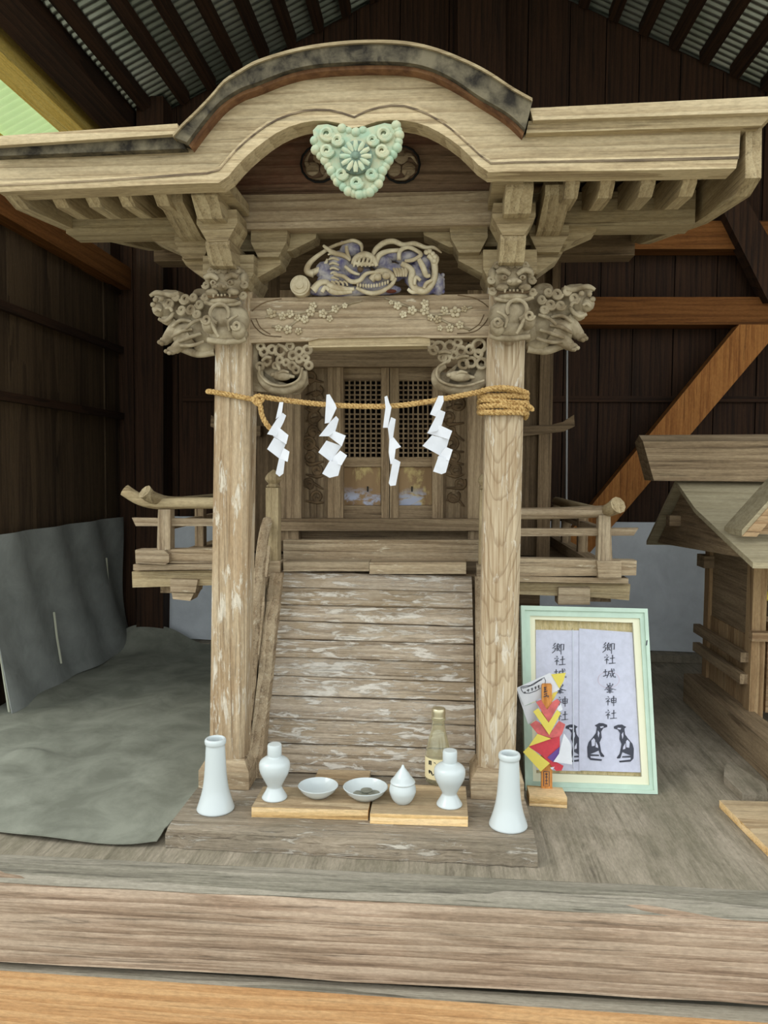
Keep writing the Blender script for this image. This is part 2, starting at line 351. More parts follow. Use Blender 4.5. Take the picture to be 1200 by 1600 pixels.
# timber frame standing against the back wall
pbox('post', 213, 150, 255, 1000, BY-.11, .1, 'dark_z', wb)
pbox('beam', 700, 464, 1330, 507, BY-.1, .09, 'orange_x', wb)
pbox('beam', 930, 345, 1330, 389, BY-.1, .09, 'orange_x', wb)
bpx = lambda x, y: (x, y)
pxp('brace', [(1155, 507), (1225, 507), (912, 875), (855, 875)], BY-.15, .07, 'orange_z', wb)
pxp('brace', [(1115, 300), (1160, 300), (1260, 470), (1200, 470)], BY-.15, .07, 'dark_z', wb)
pxp('post', [(715, -60), (790, -60), (790, 330), (715, 330)], BY-.09, .09, 'dark_z', wb)
tube('wire', [at(886, 545, 2.8), at(885, 800, 2.8)], .0035, 'rodgrey', wb, 6)
wl = structure(box('wall_left', LX-.05, LX-.03, 2.22, BY+.06, GY, 1.5, 'dark_z', bevel=0))
y = 2.22
while y < BY:
    wd = random.uniform(.14, .19); y1 = min(y+wd, BY); x0 = LX-random.uniform(0, .008)
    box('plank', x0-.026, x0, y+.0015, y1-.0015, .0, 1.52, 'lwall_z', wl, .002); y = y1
for z in (.985, 1.265): box('batten', LX, LX+.02, 2.24, BY, z-.014, z+.014, 'dark_y', wl)
box('post', LX-.03, LX+.03, 2.16, 2.225, -.05, 1.56, 'dark_z', wl)
box('beam', LX-.05, LX+.055, 2.0, BY, 1.52, 1.61, 'orange_y', wl)
wr = structure(box('wall_right', RX+.03, RX+.05, 2.75, BY+.06, GY, 1.95, 'dark_z', bevel=0))
y = 2.75
while y < BY:
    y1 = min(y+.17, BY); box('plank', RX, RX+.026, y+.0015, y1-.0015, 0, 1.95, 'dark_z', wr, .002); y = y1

# roof ---------------------------------------------------------------
def corrugated(name, xa, xb, y0, y1, pitch, amp, mat, parent=None, dz=0):
    bm = bmesh.new(); n = int((y1-y0)/pitch*8); prev = None; sgn = -1 if xa < RIDGE_X-1e-6 and xb < RIDGE_X+1e-6 else 1
    for i in range(n+1):
        yy = y0+(y1-y0)*i/n; d = amp*math.sin(2*math.pi*(yy-y0)/pitch)
        cur = [bm.verts.new((X, yy, RIDGE_Z-SL*abs(X-RIDGE_X)+.055+d+dz)) for X in (xa, xb)]
        if prev: bm.faces.new((prev[0], prev[1], cur[1], cur[0]))
        prev = cur
    return fin(bm, name, mat, parent, True)
FR = 1.22
ceil = structure(corrugated('ceiling', RIDGE_X, 1.85, FR, BY+.1, .036, .008, 'tin'))
corrugated('roof_sheet', RIDGE_X-.0, -1.44, FR, BY+.1, .036, .008, 'tin', ceil)
corrugated('eave_sheet', -1.4, -1.95, FR, BY+.1, .04, .008, 'greentin', ceil, -.004)
def purlin(X, w, h, y0, mat):
    z = roofz(X); s = -1 if X > RIDGE_X else 1
    pts = [(X-w/2, y0, z-h-s*SL*w/2), (X+w/2, y0, z-h+s*SL*w/2), (X+w/2, y0, z+.045+s*SL*w/2), (X-w/2, y0, z+.045-s*SL*w/2)]
    return prism('purlin', pts, (0, BY-.02-y0, 0), mat, ceil, .002)
for i in range(9): purlin(-1.19+i*.112 - (.02 if i == 0 else 0), .036, -.012, FR+.02, 'dark_y')
purlin(-1.31, .09, .03, FR+.02, 'dark_y')
for i in range(11): purlin(.42+i*.118, .036, -.012, FR+.02, 'dark_y')
purlin(RIDGE_X, .1, .12, FR+.02, 'dark_y')
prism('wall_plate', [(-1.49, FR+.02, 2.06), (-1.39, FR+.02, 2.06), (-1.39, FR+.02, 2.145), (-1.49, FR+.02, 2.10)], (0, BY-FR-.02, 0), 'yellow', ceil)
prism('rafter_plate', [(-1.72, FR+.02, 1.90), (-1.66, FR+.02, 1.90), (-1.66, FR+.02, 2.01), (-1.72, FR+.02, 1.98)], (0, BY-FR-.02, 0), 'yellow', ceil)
box('eave_post', -1.46, -1.37, 3.12, 3.22, 1.5, 2.07, 'dark_z', ceil)
box('wall_plate', RX-.02, RX+.08, FR+.02, BY, 1.95, 2.10, 'dark_y', ceil)

# hanging sheets on the walls ------------------------------------------
def sheet(name, fn, nu, nv, mat, thick=.003, parent=None):
    bm = bmesh.new(); g = [[bm.verts.new(fn(i/nu, j/nv)) for i in range(nu+1)] for j in range(nv+1)]
    for j in range(nv):
        for i in range(nu): bm.faces.new((g[j][i], g[j][i+1], g[j+1][i+1], g[j+1][i]))
    bmesh.ops.recalc_face_normals(bm, faces=bm.faces)
    bmesh.ops.solidify(bm, geom=bm.faces[:], thickness=thick)
    return fin(bm, name, mat, parent, True)
def f(u, v):
    Y = 2.2+u*(BY-2.26); X = LX+.012+.05*(1-v)**3+.012*math.sin(9*Y+2*v)*(1-v)+.008*math.sin(23*Y+5*v)
    return (X+.016, Y, .012+v*.545)
wc = sheet('wall_sheet', f, 60, 20, 'wallcloth'); tag(wc, 'dark grey sheet hung along the foot of the boarded wall beside the floor cloth', 'sheet')
for Y, a, b in ((2.21, .01, .62), (2.56, .08, .26), (3.0, .1, .4)): tube('cord', [(LX+.03+.05*(1-t/.6)**3 if t < .6 else LX+.03, Y, t) for t in (a, (a+b)/2, b)], .004, 'pole', wc, 6)
def f(u, v):
    X = -1.16+u*2.9; return (X, BY-.028-.015*(1-v)**2-.006*math.sin(7*X+3*v)-.004*math.sin(19*X), .035+v*.525)
bc = sheet('back_sheet', f, 90, 12, 'backcloth'); tag(bc, 'pale blue-grey sheet stretched along the foot of the back wall', 'sheet')
structure(box('baseboard_back', -1.16, RX, BY-.1, BY-.03, .001, .032, 'floor'))

# floor cloth -----------------------------------------------------------
E0 = [V((-1.36, 1.56, .004)), V((-1.15, 1.51, .004))]+[gz(x, y, .004) for x, y in ((-80, 1288), (0, 1302), (60, 1312), (130, 1318), (205, 1322), (245, 1321))]
E1 = sm(E0, 4)
def f(u, v):
    k = u*(len(E1)-1); i = min(int(k), len(E1)-2); p = E1[i].lerp(E1[i+1], k-i)
    q = V((LX+.03+u*(-.575-LX-.03), 3.12, .004)); 
    r = p.lerp(q, v); r.x += .03*u*math.sin(v*5)*(1-v)
    z = .006+.005*(1+math.sin(14*r.x+6*r.y))*(1-u*.5)*min(v*6, 1)+.004*(1+math.sin(31*r.x-9*r.y+1))*min(v*8, 1)
    d = (r-gz(50, 1195, 0)); z += .022*math.exp(-(d.x**2/.004+d.y**2/.0012))
    z += .09*max(0, (v-.9)/.1)**2*(.6+.4*math.sin(u*9))
    if v < .03: z += .006*math.sin(u*8)**2
    if u > .92: z += .01*math.sin(v*40)**2*(u-.92)/.08
    return (r.x, r.y, z)
fc = sheet('floor_cloth', f, 70, 90, 'floorcloth', .002); tag(fc, 'rumpled grey-green cloth spread on the floor beside the shrine', 'cloth')

# ================================================================== THE CARVED SHRINE
T = .037; YP = 1.69; YF = 1.45; YB = 2.0; YD = 2.2
shrine = thing('wooden_shrine', (-.168, 1.9, 0), 'large weathered wooden shrine with curved gable, carved dragon, pillars and flaking steps', 'shrine')
S = shrine
# base slab the pillars stand on
sl0, sl1 = gz(258, 1325, 0), gz(840, 1357, 0)
bm = bmesh.new(); n = 30; rings = []
random.seed(5)
for i in range(n+1):
    X = sl0.x+(sl1.x-sl0.x)*i/n; yf = sl0.y+(sl1.y-sl0.y)*i/n+random.uniform(-.003, .003); zt = T+random.uniform(-.0015, .0015)
    rings.append([bm.verts.new(c) for c in ((X, yf, 0.001), (X, yf, zt-.012+random.uniform(-.003, .003)), (X, yf+.014, zt-.003), (X, yf+.035, T), (X, 2.0, T), (X, 2.0, .001))])
for a, b in zip(rings, rings[1:]):
    for k in range(6): bm.faces.new((a[k], a[(k+1) % 6], b[(k+1) % 6], b[k]))
bm.faces.new(rings[0]); bm.faces.new(rings[-1]); fin(bm, 'base_slab', 'slab', S)
box('under_slab', sl0.x+.1, sl1.x-.1, 2.0, 2.75, .001, .05, 'body_x', S)

# pillars ---------------------------------------------------------------
PW = .082
def chamfer_rect(x0, y0, w, c): return [(x0+c, y0), (x0+w-c, y0), (x0+w, y0+c), (x0+w, y0+w-c), (x0+w-c, y0+w), (x0+c, y0+w), (x0, y0+w-c), (x0, y0+c)]
PT = []
for bx, tx in ((325, 334), (748, 761)):
    b = at(bx, 1190, YP); t = at(tx, 545, YP); zt = at(600, 418, YP).z
    k = (zt-.09)/(t.z-b.z); xb, xt = b.x, b.x+(t.x-b.x)*(zt-b.z)/(t.z-b.z)
    PT.append(xt+PW/2)
    bm = bmesh.new()
    A = [bm.verts.new((x, y, .09)) for x, y in chamfer_rect(xb, YP, PW, .011)]; B = [bm.verts.new((x, y, zt)) for x, y in chamfer_rect(xt, YP, PW, .011)]
    for i in range(8): bm.faces.new((A[i], A[(i+1) % 8], B[(i+1) % 8], B[i]))
    bm.faces.new(A[::-1]); bm.faces.new(B); fin(bm, 'pillar', 'pillar' if bx < 500 else 'pillar2', S)
    bm = bmesh.new(); e = .017
    A = [(xb-e, YP-e), (xb+PW+e, YP-e), (xb+PW+e, YP+PW+e), (xb-e, YP+PW+e)]; e2 = .003; Bq = [(xb-e2, YP-e2), (xb+PW+e2, YP-e2), (xb+PW+e2, YP+PW+e2), (xb-e2, YP+PW+e2)]
    R = [[bm.verts.new((x, y, z)) for x, y in q] for q, z in ((A, T+.001), (A, T+.042), (Bq, T+.066))]
    for a, b2 in zip(R, R[1:]):
        for i in range(4): bm.faces.new((a[i], a[(i+1) % 4], b2[(i+1) % 4], b2[i]))
    bm.faces.new(R[0][::-1]); bm.faces.new(R[-1]); fin(bm, 'pillar_foot', 'grey_x', S, bevel=.003)
CX = (PT[0]+PT[1])/2
def mir(p): return V((2*CX-p[0], p[1], p[2]-.004))
def both(name, pts, Y, depth, mat, bevel=.003):                  # a bracket piece on one pillar and its mirror on the other
    q = [at(x, y, Y) for x, y in pts]
    prism(name, q, (0, depth, 0), mat, S, bevel); prism(name, [mir(p) for p in q], (0, depth, 0), mat, S, bevel)
def both_yz(name, prof, xc, w, mat, bevel=.003):
    for X in (xc, 2*CX-xc): prism(name, [(X-w/2, y, z) for y, z in prof], (w, 0, 0), mat, S, bevel)

# tie beam with plum blossoms -------------------------------------------
kz = lambda x, y: at(x, y, YP+.01)
koryo = pxp('tie_beam', [(385, 466), (765, 459), (765, 527), (672, 528), (655, 526), (498, 529), (482, 533), (385, 536)], YP+.008, .06, 'grey_x', S)
pxp('beam_soffit', [(482, 531), (498, 527), (655, 524), (672, 527), (672, 540), (482, 543)], YP+.016, .05, 'pale_x', S, .002)
def flower_mesh(r):
    bm = bmesh.new()
    for k in range(5):
        a = 2*math.pi*k/5+.3; add_ball(bm, (r*.58*math.cos(a), 0, r*.58*math.sin(a)), (r*.45, r*.3, r*.45), 1)
    add_ball(bm, (0, -r*.2, 0), r*.28, 1)
    me = bpy.data.meshes.new('plum_blossom'); bm.to_mesh(me); bm.free(); me.materials.append(M['carve']); me.polygons.foreach_set('use_smooth', [True]*len(me.polygons)); return me
fm = flower_mesh(.010)
FL = [(440+x/4, 340+y/4, s) for x, y, s in ((685,530,.6),(725,550,1),(760,605,.9),(815,580,1.1),(895,535,1),(895,582,1.15),(930,625,.8),(975,635,1),(1018,580,1),(1085,590,1.3),(1142,570,.8),(1115,670,1),(1050,690,1),(990,690,.7),
  (395,550,.7),(335,570,1),(300,630,.8),(258,600,1.1),(195,552,1),(180,590,1.1),(145,635,1),(100,625,.9),(52,600,1),(5,615,1),(38,700,1.1),(105,710,.9),(-20,690,.9),(-60,600,1.1),(-75,585,.8))]
for x, y, s in FL:
    o = bpy.data.objects.new('plum_blossom', fm); COL.objects.link(o); o.parent = koryo; p = at(x, y, YP+.005); o.location = p; o.scale = (s, s, s); o.rotation_euler = (0, random.uniform(0, 6), 0)
for pts in (((640,500),(720,530),(800,560),(900,600),(960,610),(1060,600),(1190,560)), ((960,620),(1040,660),(1180,700)), ((500,520),(400,545),(300,590),(200,580),(100,600),(-40,610),(-100,620)), ((100,640),(40,690),(-60,680))):
    tube('plum_branch', [at(440+x/4, 340+y/4, YP+.007) for x, y in pts], .0028, 'carvegrey', koryo, 6)
for pts in (((775, 745), (810, 715), (870, 685), (960, 668)), ((770, 800), (800, 850), (860, 895), (960, 905)), ((800, 790), (830, 850), (890, 890))):
    tube('carved_line', sm([at(200+x/4, 300+y/4, YP+.0075) for x, y in pts], 4), .0012, 'carvedark', koryo, 5)
    tube('carved_line', sm([mir(at(200+x/4, 300+y/4, YP+.0075))+V((0, 0, .009)) for x, y in pts], 4), .0012, 'carvedark', koryo, 5)
# brackets ---------------------------------------------------------------
both('bearing_block', [(755, 390), (839, 390), (839, 420), (828, 442), (766, 442), (755, 420)], 1.655, .14, 'brack_x')
both('bracket_arm', [(717, 393), (880, 393), (872, 405), (840, 428), (755, 428), (716, 407)], 1.69, .06, 'brack_x')
both('small_block', [(702, 348), (762, 347), (762, 371), (750, 394), (717, 395), (704, 371)], 1.668, .09, 'brack_x')
both('small_block', [(826, 352), (889, 351), (889, 366), (874, 394), (840, 394), (827, 366)], 1.668, .09, 'brack_x')
both('long_arm', [(660, 350), (936, 342), (931, 362), (886, 382), (702, 386), (662, 367)], 1.70, .055, 'brack_x')
XR = PT[1]
za = lambda y, Y: at(800, y, Y).z
both_yz('forward_arm', [(1.70, za(362, 1.57)), (1.575, za(366, 1.575)), (1.57, za(376, 1.57)), (1.60, za(410, 1.60)), (1.70, za(415, 1.62))], XR, .05, 'brack_y')
both('small_block', [(771, 317), (837, 317), (837, 338), (819, 367), (785, 367), (769, 338)], 1.57, .08, 'brack_x')
both_yz('forward_arm', [(1.70, za(275, 1.50)), (1.50, za(283, 1.50)), (1.497, za(296, 1.497)), (1.535, za(334, 1.535)), (1.70, za(330, 1.56))], XR+.004, .052, 'brack_y')
both('rafter_seat', [(770, 264), (818, 264), (818, 284), (770, 284)], 1.485, .16, 'brack_x')
xo = at(866, 330, 1.57).x
both_yz('outer_forward_arm', [(1.70, za(290, 1.57)), (1.53, za(282, 1.53)), (1.515, za(290, 1.515)), (1.52, za(306, 1.52)), (1.635, za(362, 1.635)), (1.70, za(366, 1.65))], xo, .05, 'brack_y')
# eave beam, tympanum -------------------------------------------------------
eb = [at(103, 372, 1.68), at(1086, 349, 1.68)]
zb = (at(600, 357, 1.68)).z; zt_ = at(600, 306, 1.68).z
box('eave_beam', at(103, 350, 1.68).x, at(1086, 345, 1.68).x, 1.68, 1.75, zb, zt_, 'brack_x', S)
pxp('tympanum_beam', [(368, 305), (774, 298), (774, 351), (372, 358)], 1.655, .04, 'grey_x', S)
tym = pxp('tympanum', [(350, 310), (365, 262), (400, 220), (440, 190), (500, 172), (613, 170), (690, 190), (730, 222), (770, 262), (780, 305)], 1.67, .02, 'tympanum', S, 0)
for cx, cy in ((499, 256), (627, 257)):
    Q = Px(0, 0, 1, 1.662); bm = bmesh.new(); Q.ring(bm, cx, cy, 29, 1.8); fin(bm, 'crest_ring', 'black', tym, True)
    bm = bmesh.new(); c = Q.p(cx, cy, .007); prism('crest_disc', [c+V((.036*math.cos(a), 0, .036*math.sin(a))) for a in [i*math.pi/16 for i in range(32)]], (0, .003, 0), 'tympanum', tym, 0); bm.free()
    for k in range(3):
        a0 = k*2.0944-math.pi/2; bm = bmesh.new(); hx, hy = cx+13*math.cos(a0), cy+13*math.sin(a0)
        Q.ball(bm, hx, hy, 11, 11, 3, dy=.004)
        Q.tube(bm, [(cx+17*math.cos(a0+.3), cy+17*math.sin(a0+.3)), (cx+22*math.cos(a0+.8), cy+22*math.sin(a0+.8)), (cx+25*math.cos(a0+1.5), cy+25*math.sin(a0+1.5))], [5, 3, 1], dy=.004)
        fin(bm, 'crest_comma', 'grey_x', tym, True)
# the curved gable ------------------------------------------------------------
up_edge = [(270, 214), (284, 198), (305, 178), (330, 152), (350, 129), (375, 113), (400, 99), (450, 83), (500, 73), (567, 67), (633, 69), (683, 80), (733, 100), (767, 118), (800, 140), (832, 158)]
lo_edge = [(298, 231), (312, 212), (330, 189), (350, 167), (375, 150), (400, 141), (450, 122), (500, 112), (587, 108), (650, 112), (700, 130), (750, 160), (790, 186), (817, 211)]
in_edge = [(347, 285), (363, 267), (380, 249), (400, 231), (433, 207), (467, 193), (500, 188), (533, 193), (555, 201), (580, 192), (613, 187), (653, 192), (687, 207), (720, 230), (747, 257), (760, 268)]
gr_edge = [(336, 263), (352, 248), (372, 226), (400, 202), (433, 181), (473, 168), (510, 166), (535, 171), (550, 178), (563, 172), (587, 163), (627, 159), (667, 172), (700, 192), (733, 221), (768, 250)]
def strip(name, A, B, Y, depth, mat, parent=S, bevel=0):            # band between two edges: quads, extruded back
    bm = bmesh.new(); N = 60
    def resample(E):
        P = sm([(x, y, 0) for x, y in E], 5); L = [0]
        for a, b in zip(P, P[1:]): L.append(L[-1]+(b-a).length)
        out = []; j = 0
        for i in range(N+1):
            d = L[-1]*i/N
            while j < len(L)-2 and L[j+1] < d: j += 1
            out.append(P[j].lerp(P[j+1], (d-L[j])/max(L[j+1]-L[j], 1e-9)))
        return out
    a, b = resample(A), resample(B); rows = []
    for p, q in zip(a, b):
        u, v = at(p.x, p.y, Y), at(q.x, q.y, Y); rows.append([bm.verts.new(c) for c in (u, v, v+V((0, depth, 0)), u+V((0, depth, 0)))])
    for r, s in zip(rows, rows[1:]):
        for k in range(4): bm.faces.new((r[k], r[(k+1) % 4], s[(k+1) % 4], s[k]))
    bm.faces.new(rows[0]); bm.faces.new(rows[-1][::-1]); return fin(bm, name, mat, parent)
strip('gable_board', [(-4, 245), (150, 240), (250, 236)]+lo_edge+[(900, 208), (1000, 206), (1157, 202)], [(-4, 284), (150, 276), (300, 268)]+gr_edge[0:]+[(800, 248), (1000, 244), (1155, 240)], YF, .03, 'pale_x')
strip('gable_moulding', [(-4, 284), (150, 276), (290, 267)]+gr_edge+[(800, 248), (1000, 244), (1155, 240)], [(-4, 300), (150, 293), (320, 286)]+in_edge+[(800, 268), (1000, 266), (1150, 263)], YF-.012, .05, 'pale_x')
strip('gable_bead', [(-4, 288), (150, 281), (290, 271)]+[(x, y+4) for x, y in gr_edge]+[(800, 252), (1000, 248), (1155, 244)], [(-4, 291), (150, 284), (294, 274)]+[(x, y+7) for x, y in gr_edge]+[(800, 255), (1000, 252), (1155, 248)], YF-.0135, .02, 'groove')
mid = []
for i, (x, y) in enumerate(lo_edge):
    mid.append((x+(-6 if i < 4 else 4 if i > 11 else 0), y-(12 if 3 < i < 11 else 9)))
strip('bark_roof_edge', up_edge, mid, YF-.035, .95, 'bark')
strip('bark_under_edge', mid, lo_edge, YF-.022, .6, 'bark2')
strip('top_shingle', [(x, y-5) for x, y in up_edge], up_edge, YF-.04, .95, 'brack_x')
pxp('eave_board', [(-10, 213), (277, 193), (280, 209), (-10, 228)], YF-.03, .3, 'pale_x', S)
pxp('eave_under_board', [(-10, 229), (281, 211), (290, 232), (-10, 244)], YF-.018, .25, 'bark', S)
pxp('eave_board', [(828, 169), (1215, 150), (1215, 175), (833, 188)], YF-.03, .3, 'pale_x', S)
pxp('eave_under_board', [(826, 189), (1210, 174), (1190, 196), (822, 208)], YF-.018, .25, 'brack_x', S)
# roof slope behind, soffit, rafters, side boards
xl, xr = at(-2, 290, YF).x, at(1165, 260, YF).x
def slope(name, x0, x1, pts, th, mat): 
    return prism(name, [(x0, y, z) for y, z in pts]+[(x0, y, z+th) for y, z in pts[::-1]], (x1-x0, 0, 0), mat, S, 0)
zf = at(900, 205, YF).z
slope('roof_slope', xl-.04, at(330, 200, 1.5).x, [(YF+.26, zf+.02), (2.2, zf+.16), (2.75, zf+.36)], .03, 'bark')
slope('roof_slope', at(800, 200, 1.5).x, xr+.06, [(YF+.26, zf+.02), (2.2, zf+.16), (2.75, zf+.36)], .03, 'bark')
slope('roof_slope', xl+.3, xr-.3, [(2.3, zf+.16), (2.75, zf+.34)], .03, 'bark')
zs = at(900, 266, YF).z
for x0, x1 in ((xl, at(330, 280, 1.5).x), (at(815, 280, 1.5).x, xr)):
    slope('soffit', x0, x1, [(YF+.03, zs+.03), (1.8, zs+.085), (2.3, zs+.17), (2.7, zs+.3)], .012, 'body_y')
for px in (84, 136, 188, 243, 893, 947, 1010, 1074):
    X = at(px+10 if px < 500 else px, 285, 1.5).x
    zr = zs-.012; prism('rafter', [(X-.013, y, z) for y, z in ((1.485, zr+.03), (1.485, zr-.002), (1.51, zr-.018), (1.60, zr-.012), (1.72, zr+.03), (2.3, zr+.16), (2.3, zr+.2), (1.72, zr+.07))], (.026, 0, 0), 'brack_y', S, .002)
for X, s in ((xl+.005, 1), (xr, 1)):
    pr = [(YF+.005, zf), (YF, zs-.02), (1.50, zs-.035), (1.73, zs-.012), (2.2, zs+.08), (2.7, zs+.26), (2.7, zs+.38), (2.2, zs+.2), (1.7, zs+.11)]
    prism('side_board', [(X, y, z) for y, z in pr], (.028, 0, 0), 'brack_y', S, .002)
# verdigris pendant ---------------------------------------------------------
Q = Px(400, 0, 3, YF-.02); bm = bmesh.new()
out = [(262, 600), (285, 575), (330, 570), (400, 590), (465, 608), (530, 585), (600, 565), (655, 575), (670, 620), (660, 680), (620, 740), (590, 790), (570, 850), (530, 890), (480, 900), (430, 885), (380, 840), (350, 790), (320, 740), (275, 690)]
add_prism(bm, [Q.p(x, y, .01) for x, y in out], (0, .022, 0))
for i, (x, y) in enumerate(out):
    x2, y2 = out[(i+1) % len(out)]
    if y > 600 or y2 > 600:
        Q.ball(bm, x, y, 24, 24, 20, dy=.012); Q.ball(bm, (x+x2)/2, (y+y2)/2, 22, 22, 20, dy=.014)
for x, y, r in ((330, 620, 34), (600, 620, 34), (330, 700, 30), (590, 700, 30), (400, 810, 26), (540, 810, 26), (470, 850, 28), (380, 650, 26), (545, 650, 26)):
    Q.ring(bm, x, y, r, 11, dy=.006, turns=1.4, shrink=.4)
peg = remesh(bm, 'gable_pendant', .0028, 'verdigris', S, 1)
tag(peg, 'lobed verdigris green pendant')
bm = bmesh.new(); Q.ball(bm, 468, 735, 78, 78, 22, dy=.004, sub=3)
ros = fin(bm, 'rosette_disc', 'verdark', peg, True)
for k in range(12):
    a = k*math.pi/6; bm = bmesh.new(); Q.tube(bm, [(468+22*math.cos(a), 735+22*math.sin(a)), (468+50*math.cos(a), 735+50*math.sin(a)), (468+74*math.cos(a), 735+74*math.sin(a))], [5, 12, 9], dy=-.003, flat=.6); fin(bm, 'petal', 'verdigris', peg, True)
bm = bmesh.new(); Q.ball(bm, 468, 735, 17, 17, 12, dy=-.006); fin(bm, 'rosette_boss', 'verdark', peg, True)

# dragon ---------------------------------------------------------------------
Q = Px(440, 340, 4, YP-.005)
bm = bmesh.new()
for a in ((430, 190, 75, 50), (360, 270, 80, 80), (330, 380, 120, 80), (470, 330, 90, 70), (560, 380, 110, 60), (620, 360, 70, 50), (620, 270, 70, 55), (790, 240, 85, 50), (760, 320, 60, 50), (850, 350, 90, 90), (880, 420, 90, 50), (980, 410, 42, 72), (400, 450, 160, 35), (690, 330, 90, 60), (880, 270, 70, 60), (700, 220, 90, 40), (260, 320, 60, 60), (240, 440, 90, 40), (880, 440, 100, 35), (620, 440, 130, 35)): Q.ball(bm, a[0], a[1], a[2], a[3], 60, dy=.018)
for x, y in [(375+i*34+(j % 2)*17, 150+j*26) for i in range(4) for j in range(3)]: Q.ball(bm, x, y, 16, 16, 14, dy=.012)
for x, y in [(770+i*28, 215+j*24) for i in range(3) for j in range(2)]: Q.ball(bm, x, y, 14, 14, 14, dy=.010)
for x, y in [(955+i*26, 350+j*26) for i in range(3) for j in range(5)]: Q.ball(bm, x, y, 14, 14, 14, dy=.014)
dr = remesh(bm, 'dragon_carving', .0032, 'blue', S, 1); tag(dr, 'carved dragon with blue paint traces')
cream = [
 ([(200,350),(160,335),(165,295),(205,250),(270,205),(330,172),(400,150),(450,140),(495,165),(500,210)], [24,22,18,15,12,11,11,12,12,8], .004),
 ([(190,340),(230,320),(268,290),(285,255)], [22,18,13,8], .006), ([(262,178),(320,220),(390,240),(432,272)], [8,16,15,8], -.004),
 ([(405,180),(412,225),(432,270)], [10,13,9], -.002), ([(448,300),(470,262),(520,240),(570,262),(596,310)], [14,22,24,22,12], -.008),
 ([(450,290),(490,300),(540,300),(580,305)], [10,13,13,8], -.012), ([(330,362),(390,375),(440,408),(490,402),(525,365),(560,352),(620,350)], [8,12,14,15,13,11,7], -.012),
 ([(400,310),(440,345),(490,362)], [10,12,7], -.008), ([(560,395),(600,352),(650,345),(690,370),(690,400)], [22,26,26,22,14], -.004),
 ([(470,440),(540,472),(610,470),(680,430),(715,380)], [12,14,15,14,9], -.004), ([(290,420),(350,440),(420,450),(455,445)], [20,20,16,10], -.002),
 ([(195,455),(240,410),(290,410),(300,450),(350,470),(440,462)], [26,22,18,18,16,12], 0), ([(255,470),(275,440),(300,460)], [12,14,10], -.006),
 ([(570,240),(590,200),(640,160),(700,150),(760,172),(830,165),(900,190),(950,190),(1000,222)], [12,17,18,17,15,16,14,12,4], -.002),
 ([(590,290),(610,240),(660,215),(720,208),(760,205)], [16,18,15,13,9], -.004), ([(735,270),(740,215),(790,190),(850,215),(870,240),(820,270),(770,275)], [12,14,13,12,13,13,9], -.006),
 ([(750,290),(810,330),(815,400),(840,450),(900,455),(945,400),(958,340),(950,270),(920,235)], [18,22,24,24,24,22,20,22,20], -.002),
 ([(860,270),(885,320),(905,370),(930,370)], [14,18,16,10], -.012), ([(870,400),(840,380),(830,430)], [10,12,10], -.01), ([(890,450),(905,420),(940,400)], [10,13,10], -.012),
 ([(940,230),(970,260),(960,300)], [14,16,12], -.006), ([(790,450),(820,470),(860,465)], [10,12,9], -.004)]
for k, y0 in enumerate((225, 255, 285, 315, 345, 375)): cream.append(([(290+4*k, y0+8), (325, y0), (360, y0+14)], [5, 9, 6], -.002))
for k in range(5): cream.append(([(470+25*k, 262), (462+25*k, 290), (455+24*k, 318)], [7, 9, 5], -.014))
for k in range(5): cream.append(([(700+18*k, 322), (712+17*k, 345), (720+14*k, 375)], [7, 11, 6], -.008))
for k in range(4): cream.append(([(310+26*k, 400), (330+26*k, 410), (335+26*k, 430)], [6, 9, 5], -.004))
bm = bmesh.new()
for pts, r, d in cream: Q.tube(bm, pts, r, dy=d, seg=8)
for x, y in ((905, 225), (925, 218), (945, 235), (960, 255), (955, 280)): Q.ball(bm, x, y, 16, dy=-.010)
Q.ball(bm, 655, 372, 26, 24, 22, dy=-.012); Q.ball(bm, 605, 380, 24, dy=-.010)
fin(bm, 'mane_and_claws', 'carve', dr, True)
for i in range(12):
    x = 480+17*i; y = 430+14*math.sin(i/11*math.pi)-i*1.5; bm = bmesh.new(); Q.ball(bm, x, y, 8, 14, 9, dy=-.014, sub=1); fin(bm, 'tooth', 'carve', dr, True)
bm = bmesh.new(); Q.ball(bm, 495, 330, 20, 20, 16, dy=-.010); fin(bm, 'eye', 'carvedark', dr, True)
bm = bmesh.new(); Q.ball(bm, 685, 462, 34, 12, 20, dy=-.002); fin(bm, 'tongue', 'red', dr, True)
c = Q.p(120, 430, -.01); bm = bmesh.new()
for R_, d in ((.0218, 0), (.0175, -.004), (.012, -.003), (.0085, -.007)):
    add_prism(bm, [c+V((R_*math.cos(a), d, R_*math.sin(a))) for a in [i*math.pi/14 for i in range(28)]], (0, .05-d, 0))
fin(bm, 'scroll_end', 'carve', dr, bevel=.002)

